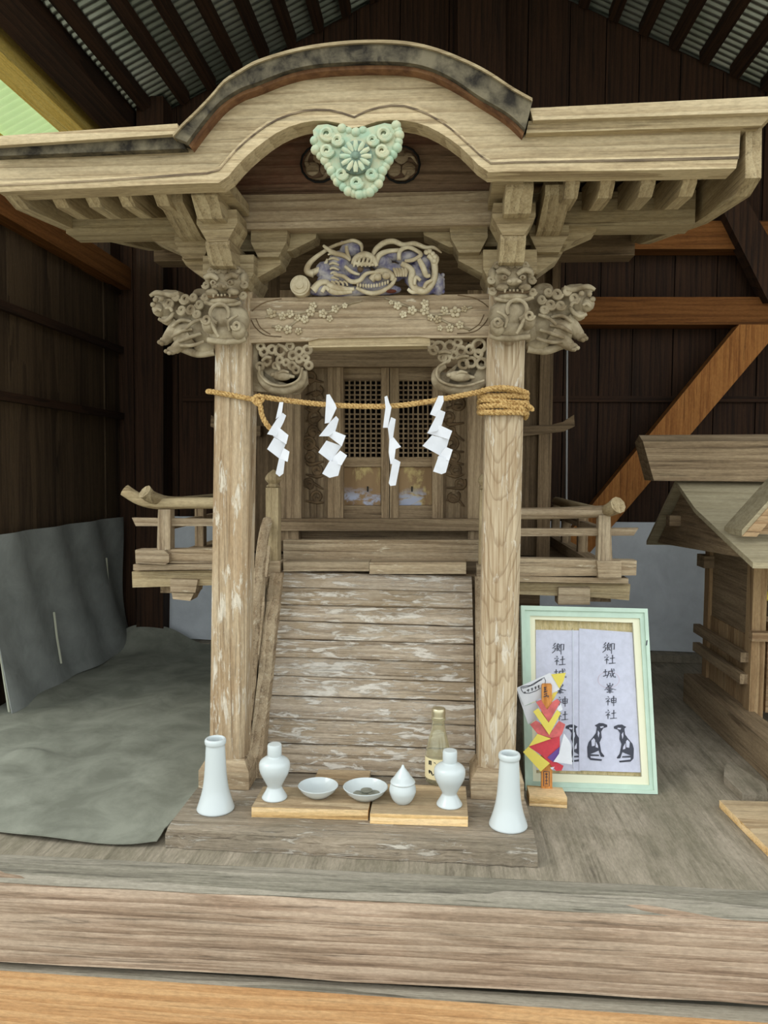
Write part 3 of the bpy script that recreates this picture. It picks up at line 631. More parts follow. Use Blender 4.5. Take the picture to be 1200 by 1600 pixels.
# lions ---------------------------------------------------------------------
def side_lion(flip):
    Q = Px(640, 300, 4, 1.715); bm = bmesh.new()
    for a in ((790, 710, 90, 110, 75, 0), (830, 820, 115, 145, 85, 0), (905, 760, 95, 110, 75, 0), (930, 870, 95, 90, 75, -.005), (980, 710, 75, 85, 70, 0), (1045, 690, 92, 88, 72, -.005), (1098, 712, 46, 48, 48, -.018), (1045, 778, 48, 34, 50, -.010), (1100, 664, 18, 17, 17, -.040), (1048, 668, 17, 16, 17, -.052), (1125, 690, 20, 18, 22, -.030), (1040, 622, 102, 40, 72, -.006), (1068, 912, 34, 28, 34, -.01), (1090, 926, 15, 15, 18, -.022), (1070, 938, 15, 14, 18, -.026), (1008, 978, 34, 28, 34, -.02), (1032, 990, 15, 14, 18, -.034), (1010, 1002, 15, 13, 18, -.036), (800, 960, 80, 45, 70, 0), (760, 860, 60, 110, 75, 0)): Q.ball(bm, *a[:5], dy=a[5])
    for pts, r, d in (([(985,745),(1000,720),(1030,725)], [9,12,8], -.045), ([(945,622),(990,640),(1045,628),(1095,622),(1135,640)], [10,18,17,17,10], -.042), ([(970,800),(1015,850),(1060,905)], [56,46,34], -.008), ([(880,890),(950,935),(1000,972)], [56,44,32], -.016),
        ([(735,985),(850,995),(960,960),(1000,965)], [24,26,24,14], -.01), ([(765,650),(810,605),(870,600),(880,640)], [30,30,24,14], 0), ([(990,740),(1010,770),(1050,795),(1090,780)], [12,13,13,10], -.03), ([(1060,735),(1085,722),(1110,742)], [9,12,9], -.04),
        ([(870,800),(940,790),(1000,830)], [9,13,9], -.03), ([(860,850),(930,860),(1000,900)], [9,13,9], -.034), ([(800,880),(880,905),(950,930)], [9,13,9], -.036), ([(790,790),(850,810),(900,850)], [9,12,9], -.04), ([(780,930),(860,955),(940,955)], [9,12,9], -.036)): Q.tube(bm, pts, r, dy=d)
    for x, y, R_ in ((1010, 690, 30), (905, 665, 32), (865, 730, 30), (925, 735, 28), (850, 655, 24), (810, 700, 26), (965, 650, 22), (825, 760, 24)): Q.ring(bm, x, y, R_, 11, dy=-.042, turns=1.6, shrink=.35)
    if flip: bmesh.ops.transform(bm, matrix=Matrix.Translation((2*CX, 0, -.004)) @ Matrix.Diagonal((-1, 1, 1, 1)), verts=bm.verts)
    bmesh.ops.recalc_face_normals(bm, faces=bm.faces)
    o = remesh(bm, 'lion_nosing', .0033, 'carvegrey', S, 1); return o
def front_lion(flip):
    Q = Px(640, 300, 4, 1.655); bm = bmesh.new()
    for a in ((628, 540, 118, 92, 90, 0), (628, 478, 122, 46, 80, 0), (520, 520, 30, 50, 60, 0), (745, 520, 30, 50, 60, 0), (585, 556, 22, 18, 20, -.028), (698, 556, 22, 18, 20, -.028), (642, 582, 44, 26, 34, -.028), (612, 592, 16, 12, 16, -.044), (672, 592, 16, 12, 16, -.044), (575, 612, 40, 22, 30, -.022), (712, 612, 40, 22, 30, -.022), (642, 662, 104, 26, 62, -.004), (628, 770, 138, 110, 80, .012), (628, 860, 130, 70, 80, .012), (545, 850, 48, 60, 50, -.012), (735, 815, 48, 55, 50, -.012)): Q.ball(bm, *a[:5], dy=a[5])
    for pts, r, d in (([(535,528),(575,512),(620,540)], [14,20,14], -.032), ([(662,540),(708,512),(755,528)], [14,20,14], -.032), ([(530,672),(580,684),(645,688),(715,682),(770,665)], [12,13,13,13,12], -.012),
        ([(500,900),(560,915),(640,920),(750,905)], [18,20,20,18], -.006), ([(540,760),(600,800),(590,860)], [8,12,8], -.024), ([(660,900),(690,850),(720,790)], [8,12,8], -.026), ([(590,628),(588,650)], [9,4], -.03), ([(694,628),(696,650)], [9,4], -.03), ([(620,630),(620,642)], [8,6], -.03), ([(642,630),(642,643)], [8,6], -.03), ([(665,630),(665,642)], [8,6], -.03)): Q.tube(bm, pts, r, dy=d)
    for x_ in (545, 585, 628, 672, 715): Q.ring(bm, x_, 476, 19, 9, dy=-.026, turns=1.5, shrink=.4)
    for x_, y_ in ((508, 560), (515, 630), (760, 560), (765, 635)): Q.ring(bm, x_, y_, 22, 10, dy=-.014, turns=1.5, shrink=.4)
    Q.ring(bm, 665, 745, 62, 12, dy=-.018, turns=.8, a0=2.6); Q.ring(bm, 740, 790, 30, 10, dy=-.03, turns=1.3, shrink=.4); Q.ring(bm, 545, 830, 30, 10, dy=-.03, turns=1.3, shrink=.4);
    if flip: bmesh.ops.transform(bm, matrix=Matrix.Translation((2*CX, 0, -.004)) @ Matrix.Diagonal((-1, 1, 1, 1)), verts=bm.verts)
    bmesh.ops.recalc_face_normals(bm, faces=bm.faces)
    o = remesh(bm, 'lion_mask', .0033, 'carvegrey', S, 1)
    for x in (587, 696):
        bm = bmesh.new(); Q.ball(bm, x, 558, 8, 8, 7, dy=-.0335)
        if flip: bmesh.ops.transform(bm, matrix=Matrix.Translation((2*CX, 0, -.004)) @ Matrix.Diagonal((-1, 1, 1, 1)), verts=bm.verts)
        fin(bm, 'pupil', 'carvedark', o, True)
    bm = bmesh.new(); Q.tube(bm, [(548, 636), (642, 642), (742, 634)], [9, 15, 9], dy=-.018)
    if flip: bmesh.ops.transform(bm, matrix=Matrix.Translation((2*CX, 0, -.004)) @ Matrix.Diagonal((-1, 1, 1, 1)), verts=bm.verts)
    fin(bm, 'mouth_slit', 'carvedark', o, True)
for fl in (False, True): side_lion(fl); front_lion(fl)

# cloud brackets under the tie beam ---------------------------------------------
def cloud_bracket(Q, plate, rings, cres, bird, arcs):
    bm = bmesh.new(); add_prism(bm, [Q.p(x, y, .012) for x, y in plate], (0, .012, 0))
    bmesh.ops.triangulate(bm, faces=bm.faces[:])
    for x, y, r in rings: Q.ring(bm, x, y, r*.95, 11, dy=0, turns=1.25, a0=random.uniform(0, 6), shrink=.8)
    Q.tube(bm, cres, [16, 26, 34, 34, 28, 18], dy=.004); Q.tube(bm, [(x*.97+bird[0]*.03, y-18) for x, y in cres], 8, dy=-.012)
    for pts in arcs: Q.tube(bm, pts, [9, 12, 9], dy=-.006)
    o = remesh(bm, 'cloud_bracket', .0028, 'carvegrey', S, 1)
    bm = bmesh.new(); Q.ball(bm, *bird, 30, dy=0, ang=.1); Q.ball(bm, bird[0]-bird[2]*.85, bird[1]-6, 18, 15, 16, dy=-.004); Q.tube(bm, [(bird[0]+bird[2]*.5, bird[1]), (bird[0]+bird[2]*1.3, bird[1]+8)], [18, 8], dy=0); Q.tube(bm, [(bird[0]-20, bird[1]-10), (bird[0]+10, bird[1]-26), (bird[0]+50, bird[1]-18)], [8, 12, 6], dy=-.008)
    fin(bm, 'carved_bird', 'carvegrey', o, True)
random.seed(3)
cloud_bracket(Px(200, 300, 4, YP+.02), [(765, 935), (805, 940), (800, 1090), (830, 1140), (900, 1200), (1010, 1205), (1085, 1150), (1110, 1110), (1118, 1190), (1060, 1262), (765, 1240)],
  [(850, 1000, 27), (900, 985, 28), (950, 992, 36), (1028, 1022, 26), (1068, 998, 26), (1070, 1045, 22), (950, 1050, 22), (988, 1066, 22), (1026, 1086, 24), (870, 1060, 26), (825, 1088, 24), (1050, 1112, 24), (1120, 985, 28), (1130, 1085, 24), (1010, 965, 26), (830, 965, 24), (1110, 1040, 20), (925, 1085, 20)],
  [(825, 1110), (830, 1165), (890, 1220), (990, 1232), (1075, 1195), (1100, 1120)], (960, 1148, 62, 32), [((840, 1060), (870, 1035), (900, 1040)), ((930, 1075), (945, 1100), (950, 1118)), ((1000, 1000), (980, 975), (940, 955))])
cloud_bracket(Px(640, 300, 4, YP+.02), [(485, 915), (470, 930), (470, 1100), (440, 1160), (330, 1200), (230, 1180), (180, 1110), (150, 1110), (150, 1190), (220, 1255), (485, 1225)],
  [(185, 970, 38), (250, 965, 36), (320, 995, 32), (230, 1040, 26), (278, 1020, 24), (335, 1075, 34), (385, 1065, 34), (435, 960, 46), (450, 1070, 36), (150, 990, 30), (375, 985, 28), (205, 1035, 24), (300, 940, 26), (430, 1010, 26), (140, 955, 24)],
  [(225, 1085), (170, 1125), (175, 1190), (250, 1228), (360, 1232), (470, 1200)], (310, 1152, 74, 34), [((180, 1010), (220, 1000), (260, 1010)), ((290, 1045), (330, 1030), (370, 1030))])

# ================================================================== shrine body, doors, stairs, railings
C7 = lambda x, y: (400+x/3, 540+y/3)
def c7box(name, x0, y0, x1, y1, Y, d, mat, parent=S, bevel=.002):
    a = C7(x0, y0); b = C7(x1, y1); return pbox(name, a[0], a[1], b[0], b[1], Y, d, mat, parent, bevel)
c7box('body_post', 112, -260, 212, 810, YD-.03, .09, 'body_z'); c7box('body_post', 992, -260, 1072, 815, YD-.03, .09, 'body_z')
c7box('door_jamb', 335, 85, 408, 808, YD-.012, .05, 'body_z'); c7box('door_jamb', 826, 85, 876, 815, YD-.012, .05, 'body_z')
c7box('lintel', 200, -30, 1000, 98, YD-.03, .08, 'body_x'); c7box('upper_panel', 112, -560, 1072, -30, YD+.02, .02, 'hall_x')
c7box('door_sill', 108, 813, 1075, 868, YD-.05, .12, 'body_x')
def carved_panel(x0, x1, seed):
    o = c7box('carved_panel', x0, 98, x1, 812, YD+.012, .02, 'body_z'); random.seed(seed)
    Q = Px(400, 540, 3, YD+.010); bm = bmesh.new(); w = x1-x0
    for i in range(10):
        cx = x0+w*random.uniform(.25, .75); cy = 150+62*i
        Q.ring(bm, cx, cy, w*random.uniform(.16, .3), 8, dy=0, turns=random.uniform(.7, 1.5), a0=random.uniform(0, 6), shrink=.5)
        Q.tube(bm, [(x0+w*.15, cy+20), (cx, cy+random.uniform(-20, 40)), (x1-w*.15, cy+random.uniform(0, 50))], [4, 9, 4])
        Q.ball(bm, cx+random.uniform(-15, 15), cy+15, 18, 14, 8)
    fin(bm, 'panel_relief', 'carvedark', o, True)
carved_panel(216, 334, 1); carved_panel(876, 992, 2)
def door(xa, xb, la, lb, stile_right):
    o = c7box('door_panel', xa, 525, xb, 808, YD+.02, .012, 'body_z')
    c7box('painted_board', la, 570, lb-4, 748, YD+.017, .004, 'doorpaint', o, 0)
    c7box('rail', xa, 100, xb, 163, YD+.005, .03, 'body_x', o); c7box('rail', xa, 524, xb, 568, YD+.005, .03, 'body_x', o); c7box('rail', xa, 750, xb, 808, YD+.005, .03, 'body_x', o)
    if stile_right: c7box('stile', lb, 100, xb, 808, YD, .035, 'body_z', o)
    else: c7box('stile', xa, 100, la, 808, YD, .035, 'body_z', o)
    bm = bmesh.new()
    nx = 7; ny = 16
    for i in range(nx+1):
        X = la+(lb-la)*i/nx; a = C7(X-3.5, 160); b = C7(X+3.5, 528); add_prism(bm, [at(a[0], a[1], YD+.008), at(b[0], a[1], YD+.008), at(b[0], b[1], YD+.008), at(a[0], b[1], YD+.008)], (0, .01, 0))
    for j in range(ny+1):
        if j == 6: continue
        y_ = 163+(525-163)*j/ny; a = C7(la, y_-3.5); b = C7(lb, y_+3.5); add_prism(bm, [at(a[0], a[1], YD+.010), at(b[0], a[1], YD+.010), at(b[0], b[1], YD+.010), at(a[0], b[1], YD+.010)], (0, .01, 0))
    la_ = fin(bm, 'lattice', 'body_z', o); la_['kind'] = 'stuff'
    m = c7box('latch', (la+lb)/2+(20 if stile_right else -20), 660, (la+lb)/2+(26 if stile_right else -14), 685, YD+.010, .008, 'black', o, 0)
door(410, 624, 412, 588, True); door(628, 828, 668, 828, False)
c7box('inner_shade_sheet', 212, 60, 992, 815, YD+.12, .01, 'void')  # near-black sheet added in place of the shade behind the lattice doors
# hall body behind
bxl, bxr = 2*CX-at(850, 700, 2.42).x, at(850, 700, 2.42).x
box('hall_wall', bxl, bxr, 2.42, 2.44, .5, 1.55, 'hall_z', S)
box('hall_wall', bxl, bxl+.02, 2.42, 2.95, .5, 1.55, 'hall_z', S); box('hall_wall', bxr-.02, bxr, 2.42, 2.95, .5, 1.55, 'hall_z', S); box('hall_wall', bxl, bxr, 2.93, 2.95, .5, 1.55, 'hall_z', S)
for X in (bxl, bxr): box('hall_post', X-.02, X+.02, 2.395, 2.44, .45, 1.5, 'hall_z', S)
for s in (1, -1):
    pts = [at(815, 665, 2.39), at(860, 664, 2.39), at(880, 659, 2.39), at(897, 648, 2.39), at(898, 666, 2.39), at(882, 674, 2.39), at(815, 682, 2.39)]
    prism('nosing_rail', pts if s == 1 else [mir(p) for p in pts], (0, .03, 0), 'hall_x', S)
z1, z0 = at(900, 368, 2.3).z, at(900, 400, 2.3).z; xe = at(992, 380, 2.3).x
box('hall_eave_beam', 2*CX-xe, xe, 2.3, 2.37, z0, z1, 'hall_x', S, .008)
for px in (845, 870): box('hall_board', at(px, 450, 2.35).x-.012, at(px, 450, 2.35).x+.012, 2.36, 2.40, at(px, 520, 2.35).z, at(px, 400, 2.35).z, 'hall_z', S)
# veranda
vl, vr = at(210, 880, YB).x, at(975, 905, YB).x
zd = at(600, 897, YB).z
box('veranda_deck', vl, vr, YB+.02, 2.9, zd-.018, zd, 'body_x', S)
c7box('top_riser', 128, 912, 1072, 1012, YB+.05, .03, 'grey_x'); c7box('top_tread', 128, 1014, 530, 1058, YB-.012, .09, 'grey_x'); c7box('top_tread', 532, 1016, 985, 1070, YB-.012, .09, 'grey_x')
c7box('stub_post', 110, 866, 200, 915, YD-.04, .08, 'body_z'); c7box('stub_post', 992, 870, 1072, 925, YD-.04, .08, 'body_z'); c7box('under_sill_board', 200, 866, 992, 915, YD+.01, .02, 'body_x')
# steps
yl = [893, 918, 944.6, 970, 998, 1027, 1056, 1087, 1121, 1161, 1207]; yr = [901, 926, 951, 980, 1007, 1037, 1068, 1097, 1134, 1172, 1215]
YS0 = gz(390, 1207, T).y; N = 10; random.seed(8)
for i in range(N):
    Ya, Yb = YB-(YB-YS0)*i/N, YB-(YB-YS0)*(i+1)/N; off = random.uniform(-.004, .003); g = (1.0 if i in (3, 4, 7, 9) else .15)
    xa0, xa1 = 439-49*i/N, 439-49*(i+1)/N; xb0, xb1 = 737+6*i/N, 737+6*(i+1)/N
    A, B, C_, D = at(xa0, yl[i]+g, Ya), at(xb0, yr[i]+g, Ya), at(xb1, yr[i+1]-.15, Yb), at(xa1, yl[i+1]-.15, Yb)
    if i == N-1: C_.z = D.z = T+.001
    bm = bmesh.new(); n = 16; rows = []
    for k in range(n+1):
        u = k/n; a = A.lerp(B, u)+V((0, off, 0)); d = D.lerp(C_, u)+V((0, off, 0)); j = random.uniform(-.0010, .0010); j2 = random.uniform(-.0010, .0010)
        rows.append([bm.verts.new(c) for c in (a+V((0, .004, j)), a+V((0, .0+j, -.003)), a.lerp(d, .5)+V((0, -.003+j2, 0)), d+V((0, j2, .003)), d+V((0, .004, j2)), d+V((0, .05, 0)), a+V((0, .05, 0)))])
    for r, s in zip(rows, rows[1:]):
        for k in range(7): bm.faces.new((r[k], r[(k+1) % 7], s[(k+1) % 7], s[k]))
    bm.faces.new(rows[0]); bm.faces.new(rows[-1]); fin(bm, 'step_plank', 'stair', S)
zt0 = at(440, 893, YB).z
sxl, sxr = at(437, 1000, 1.93).x, at(741, 1000, 1.93).x
for X in (sxl-.034, sxr+.002):
    prism('stair_stringer', [(X, y, z) for y, z in ((YS0-.035, T+.001), (YS0+.06, T+.001), (YB+.03, zt0-.12), (YB+.03, zt0), (YB-.03, zt0), (YS0-.035, T+.05))], (.032, 0, 0), 'grey_y', S)
for X in (sxl-.045, sxr+.035):
    tube('stair_hand_rail', sm([(X, YB-.01, zt0+.135), (X, YB-.08, zt0+.06), (X, YS0+.02, T+.21), (X, YS0-.04, T+.09)], 5), .014, 'grey_y', S)
    prism('stair_mid_rail', [(X-.008, y, z) for y, z in ((YB-.01, zt0+.055), (YB-.01, zt0+.08), (YS0+.02, T+.145), (YS0+.02, T+.12))], (.016, 0, 0), 'grey_y', S)
    for k in (.3, .7):
        yy = YB+(YS0-YB)*k; zz = zt0+(T-zt0)*k; box('stair_baluster', X-.008, X+.008, yy-.01, yy+.01, zz, zz+.13, 'grey_z', S)
for X in (at(427, 880, YB).x, 2*CX-at(427, 880, YB).x):
    box('newel_post', X-.017, X+.017, YB-.015, YB+.019, zt0+.002, at(427, 762, YB).z, 'brack_z', S)
    zc = at(427, 762, YB).z; lathe('newel_cap', (X, YB+.002, zc), prof_s([(.012, -.002), (.019, .004), (.013, .010), (.022, .022), (.016, .036), (.004, .046), (0, .048)], 4), 'brack_z', S, 20)
    box('newel_foot', X-.022, X+.022, YB-.02, YB+.022, zt0-.01, zt0+.03, 'grey_x', S)
# railings
def rail_set(side):
    mx = lambda p: p
    if side == 'r':
        xs, xe_ = 790, 950; top = [(790, 804), (870, 802), (945, 797), (962, 790)]; midr = [(790, 832), (790, 821), (998, 826), (992, 838), (790, 840)]
        prism('mid_rail', [at(x, y, YB+.005) for x, y in ((790, 826), (998, 825), (990, 837), (790, 838))], (0, .018, 0), 'grey_x', S)
        prism('base_rail', [at(x, y, YB-.005) for x, y in ((790, 872), (995, 876), (994, 899), (790, 901))], (0, .04, 0), 'grey_x', S)
        prism('deck_edge', [at(x, y, YB-.012) for x, y in ((790, 901), (982, 904), (982, 912), (790, 909))], (0, .05, 0), 'grey_x', S)
        prism('deck_beam', [at(x, y, YB+.01) for x, y in ((790, 910), (985, 913), (983, 938), (922, 933), (790, 928))], (0, .06, 0), 'brack_x', S)
        prism('beam_block', [at(x, y, YB-.005) for x, y in ((873, 918), (922, 918), (922, 945), (872, 945))], (0, .06, 0), 'grey_x', S)
        prism('rail_post', [at(x, y, YB-.008) for x, y in ((936, 805), (954, 805), (957, 878), (934, 878))], (0, .034, 0), 'grey_z', S)
        prism('post_foot', [at(x, y, YB-.022) for x, y in ((933, 877), (971, 877), (971, 904), (935, 904))], (0, .06, 0), 'grey_x', S, .006)
        X = at(946, 800, YB).x; c = at(966, 789, 1.955)
        tube('side_top_rail', sm([c, at(950, 797, YB), V((X, YB+.15, at(946, 803, YB).z)), V((X, 2.85, at(946, 803, YB).z))], 5), [.022, .018, .015, .015, .015], 'brack_y', S)
        tube('top_rail', [at(x, y, YB+.01) for x, y in ((770, 803), (870, 802), (948, 799))], .0155, 'grey_x', S)
    else:
        prism('mid_rail', [at(x, y, YB+.005) for x, y in ((206, 809), (350, 811), (350, 822), (212, 822))], (0, .018, 0), 'grey_x', S)
        prism('base_rail', [at(x, y, YB-.005) for x, y in ((212, 859), (350, 857), (350, 880), (212, 880))], (0, .04, 0), 'grey_x', S)
        prism('deck_edge', [at(x, y, YB-.012) for x, y in ((208, 882), (350, 881), (350, 890), (208, 891))], (0, .05, 0), 'grey_x', S)
        prism('deck_beam', [at(x, y, YB+.01) for x, y in ((206, 893), (350, 891), (350, 914), (207, 918))], (0, .06, 0), 'brack_x', S)
        prism('beam_block', [at(x, y, YB-.005) for x, y in ((266, 905), (309, 906), (305, 926), (266, 925))], (0, .06, 0), 'grey_x', S)
        prism('beam_block', [at(x, y, YB+.0) for x, y in ((268, 926), (303, 927), (297, 939), (270, 936))], (0, .06, 0), 'grey_x', S)
        prism('rail_post', [at(x, y, YB-.008) for x, y in ((247, 796), (266, 796), (266, 859), (245, 859))], (0, .034, 0), 'grey_z', S)
        prism('post_foot', [at(x, y, YB-.022) for x, y in ((211, 860), (256, 860), (264, 866), (264, 879), (258, 882), (212, 880))], (0, .06, 0), 'grey_x', S, .006)
        X = at(256, 790, YB).x
        tube('side_top_rail', sm([at(226, 768, 1.965), at(243, 779, YB), V((X, YB+.15, at(256, 787, YB).z)), V((X, 2.85, at(256, 787, YB).z))], 5), [.020, .017, .015, .015, .015], 'brack_y', S)
        tube('top_rail', sm([at(x, y, YB+.01) for x, y in ((350, 786), (290, 786), (250, 787), (220, 781), (195, 766))], 4), [.0155, .0155, .0155, .016, .017], 'brack_x', S)
    box('side_mid_rail', X-.01, X+.01, YB+.02, 2.85, at(946, 832, YB).z-.01, at(946, 832, YB).z+.01, 'body_y', S)
    box('side_base_rail', X-.02, X+.02, YB+.02, 2.85, zd, zd+.035, 'body_y', S)
    for yy in (2.3, 2.6, 2.84): box('rail_post', X-.014, X+.014, yy, yy+.028, zd, at(946, 810, YB).z, 'body_z', S)
    box('veranda_joist', X-.03, X+.03, YB+.05, 2.88, zd-.07, zd-.02, 'body_y', S)
rail_set('r'); rail_set('l')
box('under_floor_wall', bxl, bxr, 2.45, 2.47, .05, zd-.02, 'body_x', S)

# ================================================================== ROPE AND PAPER STREAMERS
def add_rope(bm, path, R, turns_per_m=38, strands=3):
    P = [V(p) for p in path]; L = [0]
    for a, b in zip(P, P[1:]): L.append(L[-1]+(b-a).length)
    n = max(int(L[-1]/.004), 6); pts = []; j = 0
    for i in range(n+1):
        d = L[-1]*i/n
        while j < len(L)-2 and L[j+1] < d: j += 1
        pts.append(P[j].lerp(P[j+1], (d-L[j])/max(L[j+1]-L[j], 1e-9)))
    side = None; fr = []
    for i, p in enumerate(pts):
        t = (pts[min(i+1, n)]-pts[max(i-1, 0)]).normalized()
        if side is None: side = t.cross(V((.1, .2, 1)))
        side = (side-t*side.dot(t)).normalized(); fr.append((side.copy(), t.cross(side)))
    for s in range(strands):
        q = []
        for i, p in enumerate(pts):
            a = 2*math.pi*(s/strands+turns_per_m*L[-1]*i/n); q.append(p+(fr[i][0]*math.cos(a)+fr[i][1]*math.sin(a))*R*.5)
        add_tube(bm, q, R*.56, 6)
YR = YP-.008
rope = thing('straw_rope', at(570, 634, YR), 'twisted straw rope tied between the two shrine pillars and coiled round one of them', 'rope')
bm = bmesh.new(); span = sm([at(x, y, Y) for x, y, Y in ((325, 612, YP+.012), (331, 612, YP-.007), (365, 618, YR), (398, 624, YR), (407, 620, YR), (450, 626, YR), (520, 633, YR), (600, 635, YR), (660, 629, YR), (710, 620, YR), (756, 611, YR))], 5)
add_rope(bm, span, .0062); fin(bm, 'rope_span', 'straw', rope, True)
bm = bmesh.new(); add_rope(bm, sm([at(x, y, YR-.006) for x, y in ((398, 618), (406, 632), (409, 648), (416, 662), (424, 671))], 5), .006); add_rope(bm, sm([at(x, y, YR-.008) for x, y in ((395, 628), (402, 618), (411, 622), (404, 632), (396, 627))], 4), .005); fin(bm, 'rope_tail', 'straw', rope, True)
bm = bmesh.new(); xp0 = at(758, 625, YP).x; xp1 = xp0+PW; ctr = V(((xp0+xp1)/2, YP+PW/2, 0)); zz0 = at(790, 609, YP).z
pts = []
for i in range(4*24+10):
    a = -2.2+2*math.pi*i/24; c, s_ = math.cos(a), math.sin(a); k = (PW/2+.009)/((abs(c)**6+abs(s_)**6)**(1/6)); dz = -.0118*i/24+.002*math.sin(i*.7)
    pts.append(V((ctr.x+k*c, ctr.y+k*s_, zz0+dz-.01*(c > 0)*c*.3)))
add_rope(bm, pts, .0068); add_rope(bm, sm([at(752, 611, YR-.01), at(775, 606, YR-.014), at(800, 607, YR-.014), at(822, 613, YR-.008)], 5), .006); add_rope(bm, sm([at(822, 632, YR-.004), at(828, 636, YR), at(833, 641, YR+.004)], 4), .0055); fin(bm, 'rope_coil', 'straw', rope, True)
def shide(folds, lab, Y0):
    bm = bmesh.new(); Y = Y0
    for i, f_ in enumerate(folds):
        cx = sum(p[0] for p in f_)/len(f_); cy = sum(p[1] for p in f_)/len(f_)
        s_ = 1 if i % 2 else -1
        vs = []
        for x, y in f_:
            q = C7(x, y); vs.append(at(q[0], q[1], Y+s_*(x-cx)*.00022+(y-cy)*.00004-i*.0012))
        add_prism(bm, vs, (0, .0007, 0))
    bmesh.ops.triangulate(bm, faces=bm.faces[:])
    o = fin(bm, 'paper_streamer', 'paper'); tag(o, lab, 'paper streamer', 'zigzag paper streamers on the straw rope'); return o
YS = YR-.012
shide([[(110,265),(128,265),(120,325),(92,345)], [(95,348),(125,315),(141,328),(128,362),(95,425),(52,415)], [(80,425),(97,375),(152,420),(142,462)], [(52,485),(85,430),(140,460),(110,530)], [(108,530),(130,480),(157,497),(148,545)], [(92,600),(108,528),(135,540),(128,600),(110,614)]], 'narrow white zigzag paper streamer beside the loose tail of the straw rope', YS)
shide([[(330,230),(345,228),(372,275),(378,292),(345,362),(322,365),(342,290)], [(295,425),(350,355),(375,330),(388,345),(372,402),(340,425)], [(340,425),(362,398),(421,422),(402,472)], [(292,500),(330,445),(402,470),(350,545)], [(345,540),(395,492),(427,515),(400,562)], [(310,600),(345,540),(402,548),(385,610),(345,620)]], 'broad zigzag paper streamer with its pointed top standing up above the rope', YS)
shide([[(602,240),(615,235),(627,275),(635,290),(618,385),(595,385),(607,290)], [(618,385),(633,335),(655,345),(640,445),(625,440)], [(625,440),(645,430),(680,475),(655,485),(645,555),(630,555),(622,500)], [(640,545),(650,530),(677,545),(655,655),(630,658),(622,645)]], 'thin twisted paper streamer hanging before the gap between the two lattice doors', YS)
shide([[(855,235),(878,235),(880,262),(850,335),(815,322)], [(803,410),(860,300),(888,312),(870,375),(850,400)], [(800,410),(860,372),(920,400),(905,440)], [(780,470),(825,420),(905,440),(880,525)], [(850,525),(890,475),(922,488),(905,540)], [(830,590),(855,520),(890,525),(905,540),(890,595),(870,603)]], 'broad zigzag paper streamer next to the coiled end of the rope', YS)

# ================================================================== OFFERINGS
def board(name, x0, y0, x1, y1, px_thick, back, lab, dz=0):
    a, b = gz(x0, y0, T+.001), gz(x1, y1, T+.001); th = px_thick*a.y/1200
    o = prism(name, [a, b, b+V((0, back, 0)), a+V((0, back, 0))], (0, 0, th), 'tray', None, .0015)
    o.data.materials.append(M['trayedge'])
    for p in o.data.polygons:
        if p.normal.y < -.7 or abs(p.normal.x) > .7: p.material_index = 1
    tag(o, lab, 'board'); return o, T+.001+th
tr1, tz1 = board('offering_board', 393, 1277, 575, 1282, 17, .105, 'rough pale offering board under the empty dish and a lidded bottle')
tr2, tz2 = board('offering_board', 578, 1287, 731, 1292, 17, .15, 'offering board with striped cut edge carrying the sake bottle and pointed jar')
tz1 += .0006; tz2 += .0006
pb = gz(492, 1222, T+.012); o = prism('thin_board', [gz(492, 1226, T+.001), gz(576, 1228, T+.001), gz(576, 1228, T+.001)+V((0, .05, 0)), gz(492, 1226, T+.001)+V((0, .05, 0))], (0, 0, .016), 'tray', None, .0015); tag(o, 'thin grey board lying against the lowest step behind the dishes', 'board')
def vase(px, py, lab):
    c = gz(px, py, T); c.z += .0005; k = c.y/1200
    P = [(0, 0), (29.5, 0), (30.5, 2), (29, 7), (25, 19), (21, 35), (18.3, 55), (16.8, 78), (15.8, 98), (15.5, 106), (17, 109), (17.2, 114), (15.5, 117), (13, 116), (12, 108), (12.2, 80), (13, 50), (0, 45)]
    o = lathe('flower_vase', c, [(a*k, b*k) for a, b in prof_s(P[1:16], 3)]+[(12*k, 60*k), (0, 55*k)], 'porcelain'); tag(o, lab, 'vase', 'pair of white vases')
    bm = bmesh.new()
vase(337, 1264, 'white flared porcelain vase at the shrine pillar next to the grey-green floor cloth')
vase(794, 1290, 'white flared porcelain vase at the shrine pillar next to the framed picture')
def heishi(px, py, z, lab):
    c = gz(px, py, z); c.z = z; k = c.y/1200
    t = thing('sake_flask', c, lab, 'flask', 'white lidded flasks')
    P = [(20, 0), (20.5, 2), (17, 8), (12.5, 16), (12, 20), (16, 28), (23, 42), (25, 52), (23.5, 60), (17, 65.5), (11.5, 68), (11, 70)]
    lathe('flask_body', c, [(0, 0)]+[(a*k, b*k) for a, b in prof_s(P, 4)]+[(0, 70*k)], 'porcelain', t)
    lathe('flask_lid', c, [(a*k, b*k) for a, b in ((0, 70), (11, 70), (11.5, 71), (11.5, 86), (10.5, 88), (0, 88.6))], 'porcelain', t)
heishi(429, 1246, tz1, 'white lidded porcelain flask beside the empty shallow dish')
heishi(702, 1257, tz2, 'white lidded porcelain flask standing in front of the glass sake bottle')
def dish(px, py, z, R, hh, lab):
    c = gz(px, py, z); c.z = z; k = c.y/1200
    P = [(0, 0), (R*.45, 0), (R*.55, 1), (R*.85, hh*.55), (R, hh), (R*.965, hh+.6), (R*.8, hh*.6), (R*.5, hh*.22), (0, hh*.18)]
    o = lathe('shallow_dish', c, [(a*k, b*k) for a, b in P], 'porcelain'); tag(o, lab, 'dish', 'white shallow dishes'); return c, k
dish(497, 1243, tz1, 32.5, 17, 'empty shallow white porcelain dish on offering board')
dc, dk = dish(571, 1246, tz1, 36, 18, 'shallow white porcelain dish holding a few coins')
